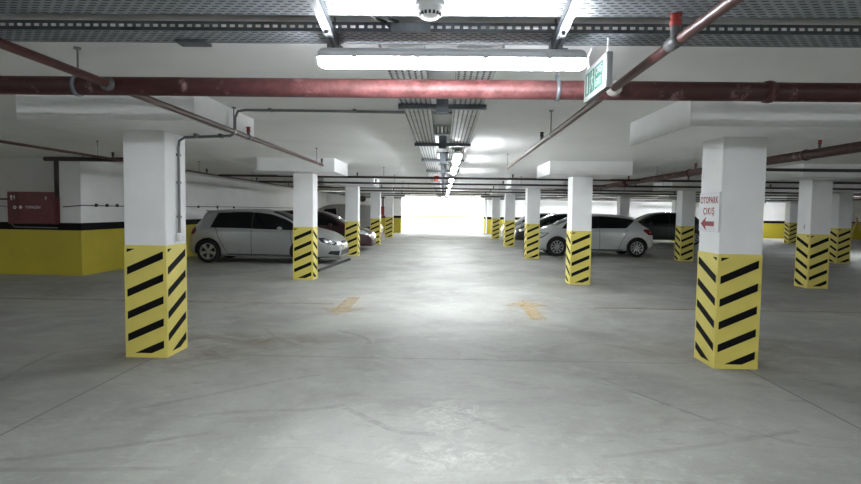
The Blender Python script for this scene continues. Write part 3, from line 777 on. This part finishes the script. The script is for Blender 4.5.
spots = [((.195, 8.55, 2.30), PI/2, 'lit lamp under the lane tray, first one beyond the red main pipe'),
         ((.195, 10.9, 2.30), PI/2, 'lit lamp under the lane tray, second one beyond the red main pipe'),
         ((.195, 14.2, 2.30), PI/2, 'lit lamp under the lane tray, third one beyond the red main pipe'),
         ((.195, 17.4, 2.30), PI/2, 'lit lamp under the lane tray, fourth one beyond the red main pipe'),
         ((.195, 20.6, 2.30), PI/2, 'lit lamp under the lane tray, fifth one beyond the red main pipe'),
         ((.195, 24.0, 2.30), PI/2, 'lit lamp under the lane tray, second from the exit'),
         ((.195, 27.6, 2.30), PI/2, 'lit lamp under the lane tray, last one before the exit'),
         ((6.45, 34.9, 2.36), 0, 'small lit lamp seen between two pillars above the white hatchback bonnet'),
         ((9.75, 34.9, 2.36), 0, 'small lit lamp above the roof of the white hatchback'),
         ((20.2, 34.9, 2.36), 0, 'distant lit lamp above the small far pillar'),
         ((-5.0, 31.6, 2.40), PI/2, 'added unseen lamp deep in the left bay, behind the third left pillar'),  # unseen lamp, added to brighten the left end wall
         ((3.35, 34.9, 2.36), PI/2, 'added unseen lamp behind the farthest right pillar'),  # unseen lamp, added to brighten the right end wall
         ((14.3, 34.9, 2.40), 0, 'added lamp before the end wall beyond the charcoal car'),  # extra lamp, also added to brighten the right end wall
         ((15.95, 21.9, 2.40), 0, 'lit lamp at the right picture edge beside the second side aisle pillar')]
for loc, rz, lb in spots:
    c = copy_tree(near); c.location = loc; c.rotation_euler = (0, 0, rz); c['label'] = lb
for x in (-4.6, .03, 4.7, 14.0):  # unseen lamps added as fill light for the near floor and pillars
    for y in (-1.9, ):
        c = copy_tree(near); c.location = (x, y, 2.455); c['label'] = 'added unseen ceiling batten lamp behind the viewer'
for x, y in ((11.0, 4.2), (-11.3, 5.0), (19.5, 10.0), (24.0, 20.0)):  # unseen lamps added as fill light for the side aisles
    c = copy_tree(near); c.location = (x, y, 2.455); c['label'] = 'added unseen ceiling batten lamp in a side aisle'

# ------------------------------------------------------------------ things at the far end
b = MB(); b.bevbox(-4.16, -3.86, 36.8, 36.98, 1.06, 1.72, M['orange'], .01); fc = b.build('fire_point_box', label='narrow red fire box on the end wall beside the farthest left pillar', cat='fire box')
b = MB(); b.tube([(-3.95, 36.9, 1.7), (-3.95, 36.9, 2.42)], .05, M['darkpipe'], 8); b.build('feed_pipe', fc)
vf = empty('ventilation_fan', (-5.1, 36.3, 2.20), label='white boxed ventilation fan high on the far left wall', cat='fan')
b = MB(); b.bevbox(-.30, .35, .0, .5, -.22, .22, M['whiteplastic'], .03); b.build('fan_box', vf)
b = MB(); b.lathe([(.20, -.02), (.21, 0), (.19, .02)], (-.1, -.01, 0), M['blackmetal'], 20, 'Y')
for k in range(5):
    a = 2*PI*k/5; b.add([(-.1, -.012, 0), (-.1 + .17*math.cos(a), -.02, .17*math.sin(a)), (-.1 + .17*math.cos(a+.7), -.004, .17*math.sin(a+.7))], [(0, 1, 2)], M['blackmetal'])
b.build('fan_grille', vf)
tr = empty('timber_trestle', (25.2, 34.6, 0), label='pale wooden trestle leaning before the yellow end wall at the right edge', cat='trestle')
for nm, p, q in (('plank', (-.55, 0, 0), (-.05, .1, 1.4)), ('plank', (.45, 0, 0), (-.15, .1, 1.45)), ('plank', (-.75, .2, 1.0), (.9, .2, 1.1))):
    b = MB(); b.tube([p, q], .05, M['wood'], 4); b.build(nm, tr)

# ------------------------------------------------------------------ cars
def pchip(xs, ys):
    n = len(xs); h = [xs[i+1]-xs[i] for i in range(n-1)]; dl = [(ys[i+1]-ys[i])/h[i] for i in range(n-1)]
    d = [0]*n; d[0] = dl[0]; d[-1] = dl[-1]
    for i in range(1, n-1):
        if dl[i-1]*dl[i] > 0:
            w1 = 2*h[i]+h[i-1]; w2 = h[i]+2*h[i-1]; d[i] = (w1+w2)/(w1/dl[i-1]+w2/dl[i])
    def f(x):
        i = 0
        while i < n-2 and x > xs[i+1]: i += 1
        t = (x-xs[i])/h[i]; t2 = t*t; t3 = t2*t
        return (2*t3-3*t2+1)*ys[i] + (t3-2*t2+t)*h[i]*d[i] + (-2*t3+3*t2)*ys[i+1] + (t3-t2)*h[i]*d[i+1]
    return f

def chaikin(p, it=2):
    for _ in range(it):
        q = [p[0]]
        for a, c in zip(p[:-1], p[1:]):
            q.append((a[0]*.78+c[0]*.22, a[1]*.78+c[1]*.22)); q.append((a[0]*.22+c[0]*.78, a[1]*.22+c[1]*.78))
        q.append(p[-1]); p = q
    return p

class Car:
    def __init__(s, name, keys, paint, label, loc, rotz, wheels, R, group=None, cat='car', spokes=5):
        s.k = keys; xs = [k[0] for k in keys]
        s.zb, s.zs, s.zt, s.w, s.wt = [pchip(xs, [k[i] for k in keys]) for i in range(1, 6)]
        s.L = xs[-1]; s.root = empty(name, loc, rotz, label=label, cat=cat, group=group)
        s.paint = paint
        # stations: denser at the ends
        st = [s.L * (0.5 - 0.5*math.cos(PI*i/110)) for i in range(111)]
        rows = []
        for x in st:
            zb, zs, zt, w, wt = s.zb(x), s.zs(x), s.zt(x), s.w(x), s.wt(x)
            half = [(0, zb), (w*.80, zb), (w*.95, zb + .05), (w*.99, zb + .25*(zs-zb)), (w*1.005, zb + .62*(zs-zb)), (w*.985, zs - .05*(zs-zb)), (w*.95, zs + .03*(zt-zs)),
                    ((w*.95+wt)/2 + .012, (zs+zt)/2), (wt + .02, zt - .16*(zt-zs) - .005), (wt*.86, zt - .03*(zt-zs)), (wt*.45, zt - .002), (0, zt)]
            half = chaikin(half)
            rows.append([(x, -y, z) for y, z in half] + [(x, y, z) for y, z in half[-2:0:-1]])
        n = len(rows[0]); vs = [p for r in rows for p in r]; fs = []
        for i in range(len(rows)-1):
            for k in range(n): fs.append((i*n+k, i*n+(k+1) % n, (i+1)*n+(k+1) % n, (i+1)*n+k))
        fs.append(list(range(n))[::-1]); fs.append([(len(rows)-1)*n + k for k in range(n)])
        b = MB(); b.add(vs, fs, paint, True)
        body = b.build('body', s.root); s.body = body
        bm = bmesh.new(); bm.from_mesh(body.data); bmesh.ops.recalc_face_normals(bm, faces=bm.faces); bm.to_mesh(body.data)
        s.bvh = BVHTree.FromBMesh(bm); bm.free()
        s.wheels = wheels; s.R = R; s.spokes = spokes
    def patch(s, axis, sign, poly, mat, name, off=.005, res=.05, parent=None, both=False, label=None):
        """lay a polygon on the body. axis 'Y': (x,z) from the side; 'X': (y,z) from an end; 'Z': (x,y) from above"""
        obs = None
        mb = MB()
        for sg in ((sign, -sign) if both else (sign,)):
            bm = bmesh.new()
            bm.faces.new([bm.verts.new((p[0], p[1], 0)) for p in poly])
            for ax in (0, 1):
                lo = min(p[ax] for p in poly); hi = max(p[ax] for p in poly); m = max(1, int((hi-lo)/res))
                for i in range(1, m):
                    c = lo + (hi-lo)*i/m; co = [0, 0, 0]; co[ax] = c; no = [0, 0, 0]; no[ax] = 1
                    bmesh.ops.bisect_plane(bm, geom=bm.verts[:]+bm.edges[:]+bm.faces[:], plane_co=co, plane_no=no)
            bm.verts.index_update(); out = []
            for v in bm.verts:
                a, c = v.co.x, v.co.y
                if axis == 'Y': o, d = Vector((a, sg*3, c)), Vector((0, -sg, 0))
                elif axis == 'X': o, d = Vector((s.L/2 + sg*6, a, c)), Vector((-sg, 0, 0))
                else: o, d = Vector((a, c, 4)), Vector((0, 0, -1))
                h = s.bvh.ray_cast(o, d)
                if h[0] is None:
                    h = s.bvh.find_nearest(o + d * (o.length * .5))
                out.append(h[0] + h[1] * off)
            mb.add(out, [[v.index for v in f.verts] for f in bm.faces], mat, True); bm.free()
        return mb.build(name, parent or s.root, label=label)
    def glasshouse(s, xrb, xrt, xfb, split, ins=.10, bot=.025, front_cut=None):
        """side windows following the belt and roof lines, split in two panes, on both sides"""
        N_ = 14
        def side(xa_b, xa_t, xb_b, xb_t, nm):
            bots = [xa_b + (xb_b-xa_b)*i/N_ for i in range(N_+1)]; tops = [xa_t + (xb_t-xa_t)*i/N_ for i in range(N_+1)]
            pl = [(x, s.zs(x) + bot) for x in bots]
            up = []
            for x in tops[::-1]:
                zt = s.zt(x) - ins*(.4 + .6*min(1, (s.zt(x)-s.zs(x))/.45))
                if zt > s.zs(x) + bot + .012: up.append((x, zt))
            return pl + up
        # front top end where roofline meets belt
        xf = xfb - .06
        while xf > xrt and s.zt(xf) - ins < s.zs(xf) + bot + .16: xf -= .02
        for sg in (-1, 1):
            s.patch('Y', sg, side(xrb - .03, xrt - .03, xfb + .02, xf + .03, 0), M['trim'], 'window_trim', .003)
            s.patch('Y', sg, side(xrb, xrt, split - .02, split - .02, 0), M['glass'], 'side_window', .007)
            s.patch('Y', sg, side(split + .02, split + .02, xfb, xf, 0), M['glass'], 'side_window', .007)
    def seam(s, pts, w=.014, mat=None, nm='panel_seam'):
        for sg in (-1, 1):
            mb = MB()
            for a, c in zip(pts[:-1], pts[1:]):
                a_, c_ = Vector(a), Vector(c); n = Vector((-(c_-a_).y, (c_-a_).x)).normalized()*w/2
                m = max(1, int((c_-a_).length/.06)); prev = None
                for i in range(m+1):
                    p = a_ + (c_-a_)*i/m; cur = []
                    for q in (p+n, p-n):
                        h = s.bvh.ray_cast(Vector((q.x, sg*3, q.y)), Vector((0, -sg, 0)))
                        cur.append(h[0] + h[1]*.004 if h[0] else Vector((q.x, sg*.85, q.y)))
                    if prev: mb.add([prev[0], prev[1], cur[1], cur[0]], [(0, 1, 2, 3)], mat or M['seam'])
                    prev = cur
            mb.build(nm, s.root)
    def handle(s, x, z, mat=None):
        for sg in (-1, 1):
            h = s.bvh.ray_cast(Vector((x, sg*3, z)), Vector((0, -sg, 0)))[0]
            b = MB(); b.bevbox(x - .09, x + .09, h.y - .018, h.y + .018, z - .014, z + .014, mat or s.paint, .008); b.build('door_handle', s.root)
    def mirror(s, x, z):
        for sg in (-1, 1):
            h = s.bvh.ray_cast(Vector((x, sg*3, z)), Vector((0, -sg, 0)))[0]
            b = MB(); y = h.y + sg*.10
            b.lathe([(.0, -.09), (.045, -.08), (.062, -.03), (.060, .05), (.05, .075), (.0, .08)], (x, y, z + .04), s.paint, 14, 'Y')
            b.box(x - .02, x + .03, min(h.y - sg*.02, y), max(h.y - sg*.02, y), z - .02, z + .02, M['trim']); b.build('side_mirror', s.root)
    def finish(s):
        """wheel arches cut from the body, then wheels"""
        cutters = []
        for x in s.wheels:
            for sg in (-1, 1):
                b = MB(); w = s.w(x)
                b.lathe([(0, -.16), (s.R + .045, -.16), (s.R + .045, .16), (0, .16)], (x, sg*(w - .13), s.R + .01), M['trim'], 36, 'Y')
                c = b.build('arch_cutter', s.root); cutters.append(c)
                bm = bmesh.new(); bm.from_mesh(c.data); bmesh.ops.remove_doubles(bm, verts=bm.verts, dist=1e-5); bmesh.ops.recalc_face_normals(bm, faces=bm.faces); bm.to_mesh(c.data); bm.free()
                md = s.body.modifiers.new('b', 'BOOLEAN'); md.operation = 'DIFFERENCE'; md.object = c; md.solver = 'EXACT'
                try: md.material_mode = 'TRANSFER'
                except Exception: pass
        dg = bpy.context.evaluated_depsgraph_get()
        me = bpy.data.meshes.new_from_object(s.body.evaluated_get(dg))
        s.body.modifiers.clear(); s.body.data = me
        for c in cutters: bpy.data.objects.remove(c)
        R = s.R
        first = None
        for x in s.wheels:
            for sg in (-1, 1):
                y = sg*(s.w(x) - .018)
                if first is None:
                    b = MB(); T = [(R*.60, -.0), (R*.74, .004), (R*.93, -.006), (R, -.035), (R, -.18), (R*.93, -.2), (R*.6, -.2), (.0, -.16)]
                    b.lathe([(r, h) for r, h in T], (0, 0, 0), M['tyre'], 32, 'Y', False)
                    b.lathe([(R*.62, -.07), (0, -.07)], (0, 0, 0), M['trim'], 32, 'Y')
                    first = b.build('wheel', s.root)
                    b = MB(); b.lathe([(R*.64, -.03), (R*.70, .004), (R*.66, .010), (R*.60, -.01), (R*.60, -.06)], (0, 0, 0), M['rim'], 32, 'Y', False)
                    b.lathe([(0, .004), (R*.13, .002), (R*.15, -.03)], (0, 0, 0), M['rim'], 16, 'Y')
                    ns = s.spokes
                    for k in range(ns):
                        a = 2*PI*k/ns + .3; mt = Matrix.Rotation(a, 4, 'Y'); w0, w1 = (R*.075, R*.15) if ns < 7 else (R*.04, R*.055)
                        vs = [Vector(p) for p in ((R*.08, -.004, -w0), (R*.08, -.004, w0), (R*.64, .002, w1), (R*.64, .002, -w1), (R*.08, -.05, -w0), (R*.08, -.05, w0), (R*.64, -.05, w1), (R*.64, -.05, -w1))]
                        b.add([mt @ v for v in vs], [(0, 1, 2, 3), (7, 6, 5, 4), (0, 4, 5, 1), (1, 5, 6, 2), (2, 6, 7, 3), (3, 7, 4, 0)], M['rim'])
                    b.build('rim', first)
                    wv = first
                else:
                    wv = copy_tree(first, s.root)
                wv.location = (x, y, R); wv.rotation_euler = (0, 0, 0 if sg > 0 else PI)
        return s.root

GOLF = [(0, .30, .56, .62, .76, .62), (.02, .26, .66, .78, .82, .66), (.06, .24, .80, .94, .855, .69), (.13, .22, .89, 1.02, .87, .69), (.28, .21, .93, 1.22, .88, .65), (.39, .2, .935, 1.405, .885, .63),
        (.8, .18, .935, 1.455, .89, .62), (1.5, .17, .925, 1.485, .89, .61), (2.1, .17, .91, 1.445, .89, .60), (2.5, .17, .90, 1.33, .89, .60), (3.08, .17, .88, 1.01, .885, .66), (3.25, .17, .86, .955, .885, .68),
        (3.6, .17, .79, .875, .875, .66), (3.88, .165, .68, .765, .83, .60), (4.0, .16, .58, .69, .76, .52), (4.07, .16, .48, .61, .68, .44), (4.11, .18, .42, .53, .58, .38)]
golf = Car('hatchback_car', GOLF, M['silver'], 'silver five door hatchback parked behind the second left pillar, nose to the lane', (-6.88, 15.9, 0), 0, (.53, 3.11), .315)
golf.glasshouse(.62, .77, 2.93, 1.72)
golf.patch('X', -1, [(-.58, .97), (.58, .97), (.52, 1.33), (-.52, 1.33)], M['glass'], 'rear_window', .006)
golf.patch('Z', 1, [(2.22, -.54), (3.08, -.60), (3.08, .60), (2.22, .54)], M['glass'], 'windshield', .006)
for sg in (-1, 1):
    golf.patch('Y', sg, [(.02, .79), (.17, .79), (.22, .87), (.19, .975), (.06, .98)], M['tail'], 'tail_light', .01)
    golf.patch('Y', sg, [(3.52, .72), (3.62, .60), (3.96, .52), (4.01, .58), (3.88, .655), (3.68, .73)], M['trim'], 'headlight_housing', .008)
    golf.patch('Y', sg, [(3.66, .68), (3.72, .60), (3.93, .55), (3.96, .60), (3.84, .65)], M['lens'], 'headlight', .014)
for sg in (-1, 1): golf.patch('Y', sg, [(3.78, .29), (4.06, .25), (4.08, .37), (3.86, .37)], M['trim'], 'fog_lamp_recess', .009, .03)
golf.patch('X', 1, [(-.42, .56), (.42, .56), (.46, .62), (-.46, .62)], M['trim'], 'upper_grille', .008, .03)
golf.patch('X', 1, [(-.62, .25), (.62, .25), (.58, .38), (-.58, .38)], M['trim'], 'lower_grille', .008, .03)
golf.patch('X', 1, [(-.26, .43), (.26, .43), (.26, .52), (-.26, .52)], M['plate'], 'number_plate', .014, .03)
XE = golf.bvh.ray_cast(Vector((8, 0, .585)), Vector((-1, 0, 0)))[0].x + .02
b = MB(); b.lathe([(.052, -.006), (.064, 0), (.052, .006)], (XE, 0, .585), M['chrome'], 20, 'X')
def vl(p, q, w=.008): b.tube([(XE, p[0], .585 + p[1]), (XE, q[0], .585 + q[1])], w/2, M['chrome'], 4)
vl((-.022, .044), (0, .008)); vl((.022, .044), (0, .008)); vl((-.042, .02), (-.02, -.042)); vl((-.02, -.042), (0, -.002)); vl((0, -.002), (.02, -.042)); vl((.02, -.042), (.042, .02))
b.build('emblem', golf.root)
golf.seam([(1.72, .92), (1.72, .26)]); golf.seam([(.74, .96), (.82, .72), (.96, .45), (1.06, .28)]); golf.seam([(2.78, .88), (2.82, .5), (2.76, .27)]); golf.seam([(1.06, .25), (2.8, .24)], .03)
golf.seam([(.86, .855), (2.9, .835)], .012, M['chrome'], 'body_crease'); golf.handle(.88, .84); golf.handle(1.86, .82); golf.mirror(2.50, .91)
b = MB(); b.tube([(.48, 0, 1.40), (.44, 0, 1.56)], .010, M['trim'], 6); b.lathe([(.03, 0), (.02, .03), (0, .035)], (.48, 0, 1.40), M['trim'], 8); b.build('antenna', golf.root)
b = MB(); b.bevbox(.36, .62, -.56, .56, 1.395, 1.425, M['silver'], .008); b.build('roof_spoiler', golf.root)
golf.finish()

LEON = [(0, .30, .58, .66, .74, .58), (.03, .26, .70, .82, .82, .62), (.10, .24, .84, .97, .86, .65), (.30, .22, .93, 1.09, .88, .64), (.60, .2, .965, 1.32, .885, .60), (.80, .19, .965, 1.385, .89, .60),
        (1.3, .18, .955, 1.45, .895, .605), (1.9, .17, .945, 1.475, .895, .605), (2.4, .17, .94, 1.425, .895, .60), (2.75, .17, .93, 1.30, .89, .61), (3.3, .17, .91, 1.04, .885, .66), (3.48, .17, .89, .98, .885, .66),
        (3.85, .18, .80, .885, .86, .62), (4.02, .18, .70, .79, .80, .56), (4.12, .19, .58, .67, .70, .46), (4.17, .21, .48, .55, .58, .38)]
leon = Car('hatchback_car', LEON, M['carwhite'], 'white five door hatchback parked behind the pillar right of the lane, tail to the aisle', (7.2, 20.15, 0), PI, (.57, 3.28), .315, spokes=10)
leon.glasshouse(.98, .66, 3.12, 1.88, bot=.02)
leon.patch('X', -1, [(-.55, 1.02), (.55, 1.02), (.48, 1.28), (-.48, 1.28)], M['glass'], 'rear_window', .006)
leon.patch('Z', 1, [(2.45, -.54), (3.28, -.6), (3.28, .6), (2.45, .54)], M['glass'], 'windshield', .006)
for sg in (-1, 1):
    leon.patch('Y', sg, [(.06, .76), (.20, .76), (.38, .90), (.36, .95), (.14, .94)], M['tail'], 'tail_light', .01)
    leon.patch('Y', sg, [(3.56, .80), (3.78, .63), (4.07, .57), (4.10, .70), (3.9, .79)], M['trim'], 'headlight_housing', .008)
    leon.patch('Y', sg, [(3.62, .78), (3.80, .66), (4.05, .60), (4.08, .68), (3.9, .77)], M['lens'], 'headlight', .012)
    leon.patch('Y', sg, [(3.95, .26), (4.13, .26), (4.13, .44), (3.98, .40)], M['trim'], 'fog_lamp_recess', .01)
leon.patch('X', 1, [(-.5, .26), (.5, .26), (.44, .40), (-.44, .40)], M['trim'], 'lower_grille', .008, .03)
leon.patch('X', -1, [(-.5, .37), (.5, .37), (.5, .45), (-.5, .45)], M['trim'], 'rear_diffuser', .008, .03)
leon.seam([(1.86, .95), (1.84, .26)]); leon.seam([(.92, .96), (1.0, .7), (1.12, .5), (1.2, .28)]); leon.seam([(3.0, .92), (2.98, .5), (2.92, .27)]); leon.seam([(1.05, .24), (2.9, .235)], .04, M['trim'])
leon.handle(.96, .84); leon.handle(1.98, .83); leon.mirror(2.86, .96)
b = MB(); b.bevbox(.60, .86, -.55, .55, 1.345, 1.375, M['carwhite'], .008); b.build('roof_spoiler', leon.root)
leon.finish()

def variant(keys, sx=1.0, sz=1.0, sw=1.0):
    return [(k[0]*sx, k[1] if sz > 1.02 else k[1], k[2]*sz, k[3]*sz, k[4]*sw, k[5]*sw) for k in keys]
def plain_car(name, keys, paint, label, loc, rotz, wheels, R, gh, ws, rw, hl, cat='car'):
    c = Car(name, keys, paint, label, loc, rotz, wheels, R, cat=cat, spokes=8)
    c.glasshouse(*gh)
    c.patch('Z', 1, [(ws[0], -.52), (ws[1], -.58), (ws[1], .58), (ws[0], .52)], M['glass'], 'windshield', .006)
    if rw: c.patch('X', -1, [(-.54, rw[0]), (.54, rw[0]), (.48, rw[1]), (-.48, rw[1])], M['glass'], 'rear_window', .006)
    L = c.L; z = hl
    for sg in (-1, 1):
        c.patch('Y', sg, [(L-.60, z+.06), (L-.42, z-.05), (L-.17, z-.10), (L-.13, z-.03), (L-.35, z+.07)], M['lens'], 'headlight', .012)
        c.patch('Y', sg, [(.06, z+.10), (.20, z+.10), (.26, z+.22), (.12, z+.24)], M['tail'], 'tail_light', .01)
    c.patch('X', 1, [(-.55, .27), (.55, .27), (.5, .40), (-.5, .40)], M['trim'], 'lower_grille', .008, .03)
    c.patch('X', 1, [(-.40, z-.14), (.40, z-.14), (.44, z-.06), (-.44, z-.06)], M['chrome'], 'upper_grille', .008, .03)
    c.patch('X', 1, [(-.26, .44), (.26, .44), (.26, .53), (-.26, .53)], M['plate'], 'number_plate', .014, .03)
    xm = gh[3]; c.seam([(xm, c.zs(xm)), (xm, .27)]); c.handle(xm + .16, c.zs(xm) - .10); c.handle(gh[0] + .05, c.zs(xm) - .10)
    c.mirror(gh[2] - .32, c.zs(gh[2]) + .02)
    return c
plain_car('hatchback_car', variant(GOLF, 1.0, .985), M['maroon'], 'dark red car mostly hidden behind the silver hatchback, its nose past the third pillar', (-6.66, 20.95, 0), 0, (.53, 3.11), .31, (.78, .92, 2.95, 1.72), (2.22, 3.08), (.97, 1.30), .68).finish()
SUV = [(k[0]*1.03, k[1]+.04, k[2]*1.06, k[3]*1.075, k[4], k[5]) for k in LEON]
plain_car('sport_utility_car', SUV, M['cardark'], 'charcoal car parked behind and beyond the tail of the white hatchback', (12.95, 28.4, 0), PI, (.75, 3.4), .34, (.9, .72, 3.2, 1.95), (2.5, 3.35), (1.08, 1.38), .74).finish()
plain_car('saloon_car', variant(LEON, 1.04, .98), M['cargrey'], 'dark grey car with its headlights showing between the third and fourth right pillars', (7.65, 26.4, 0), PI, (.7, 3.4), .315, (.9, .7, 3.2, 1.95), (2.55, 3.4), (1.0, 1.25), .70).finish()
plain_car('hatchback_car', variant(GOLF, .95, 1.0), M['carwhite'], 'small white car just visible between the two farthest right pillars', (7.25, 32.6, 0), PI, (.6, 3.0), .30, (.74, .88, 2.8, 1.64), (2.12, 2.93), (.97, 1.30), .68).finish()
plain_car('hatchback_car', variant(GOLF, .92, 1.0), M['carwhite'], 'white car showing only a wheel behind the pale van, before the farthest left pillar', (-7.3, 32.6, 0), 0, (.6, 2.95), .30, (.72, .85, 2.7, 1.58), (2.05, 2.83), (.97, 1.30), .68).finish()
VAN = [(0, .36, .8, 1.62, .70, .62), (.03, .3, .95, 1.70, .80, .68), (.10, .25, 1.0, 1.72, .86, .70), (.6, .22, 1.02, 1.735, .89, .72), (1.8, .2, 1.02, 1.74, .89, .72), (2.3, .2, 1.0, 1.70, .89, .70),
       (2.55, .2, .99, 1.60, .89, .69), (3.05, .2, .97, 1.22, .885, .68), (3.3, .2, .95, 1.06, .87, .66), (3.7, .21, .85, .94, .82, .6), (3.87, .22, .68, .78, .70, .5), (3.95, .26, .5, .58, .55, .4)]
van = Car('panel_van', VAN, M['vangrey'], 'pale grey panel van behind the dark red car', (-3.15, 26.9, 0), PI, (.65, 3.2), .32, cat='van', spokes=8)
for sg in (-1, 1):
    van.patch('Y', sg, [(1.78, 1.04), (2.72, 1.02), (2.68, 1.16), (2.34, 1.50), (1.84, 1.54)], M['glass'], 'side_window', .007)
    van.patch('Y', sg, [(.02, .34), (3.8, .34), (3.8, .70), (.02, .70)], M['trim'], 'lower_cladding', .006, .1)
    van.patch('Y', sg, [(3.3, .80), (3.5, .70), (3.72, .66), (3.7, .78), (3.5, .86)], M['lens'], 'headlight', .012)
van.patch('Z', 1, [(2.5, -.6), (3.15, -.62), (3.15, .62), (2.5, .6)], M['glass'], 'windshield', .006)
van.seam([(1.70, 1.6), (1.70, .72)]); van.seam([(2.9, 1.0), (2.9, .4)]); van.handle(2.05, .93, M['trim']); van.mirror(2.75, 1.05)
van.finish()

# ------------------------------------------------------------------ daylight
w = bpy.data.worlds.new('sky'); SC.world = w; w.use_nodes = True
nt = w.node_tree; nt.nodes.clear()
bg = nt.nodes.new('ShaderNodeBackground'); wo = nt.nodes.new('ShaderNodeOutputWorld')
bg.inputs['Color'].default_value = (0.92, 0.96, 1.0, 1); bg.inputs['Strength'].default_value = 2.6
nt.links.new(bg.outputs[0], wo.inputs[0])
sun = bpy.data.lights.new('sun', 'SUN'); sun.energy = 4.0; sun.angle = 0.02; sun.color = (1, .97, .92)
so = bpy.data.objects.new('sun', sun); COL.objects.link(so)
so.rotation_euler = Vector((-0.15, -0.75, 1.2)).to_track_quat('Z', 'Y').to_euler(); so.location = (0, 40, 10)

# ------------------------------------------------------------------ camera
cam = bpy.data.cameras.new('camera'); cam.sensor_width = 36.0; cam.lens = 562.2 * 36.0 / 861.0; cam.clip_end = 200
co = bpy.data.objects.new('camera', cam); COL.objects.link(co)
pitch, yaw, roll = 0.0560125, 0.0217295, 0.0137149
def rot(d):
    x, y, z = d
    y, z = math.cos(pitch)*y + math.sin(pitch)*z, -math.sin(pitch)*y + math.cos(pitch)*z
    return Vector((math.cos(yaw)*x - math.sin(yaw)*y, math.sin(yaw)*x + math.cos(yaw)*y, z))
r_ = rot((math.cos(roll), 0, math.sin(roll))); u_ = rot((-math.sin(roll), 0, math.cos(roll))); f_ = rot((0, 1, 0))
co.matrix_world = Matrix(((r_.x, u_.x, -f_.x, 0), (r_.y, u_.y, -f_.y, 0), (r_.z, u_.z, -f_.z, 1.5), (0, 0, 0, 1)))
SC.camera = co
SC.view_settings.view_transform = 'Standard'
SC.view_settings.look = 'None'
SC.view_settings.exposure = 1.55
SC.view_settings.gamma = 0.98
try:
    SC.cycles.use_denoising = True
    SC.cycles.transparent_max_bounces = 16
    SC.cycles.diffuse_bounces = 6
    SC.cycles.sample_clamp_indirect = 8.0
except Exception:
    pass
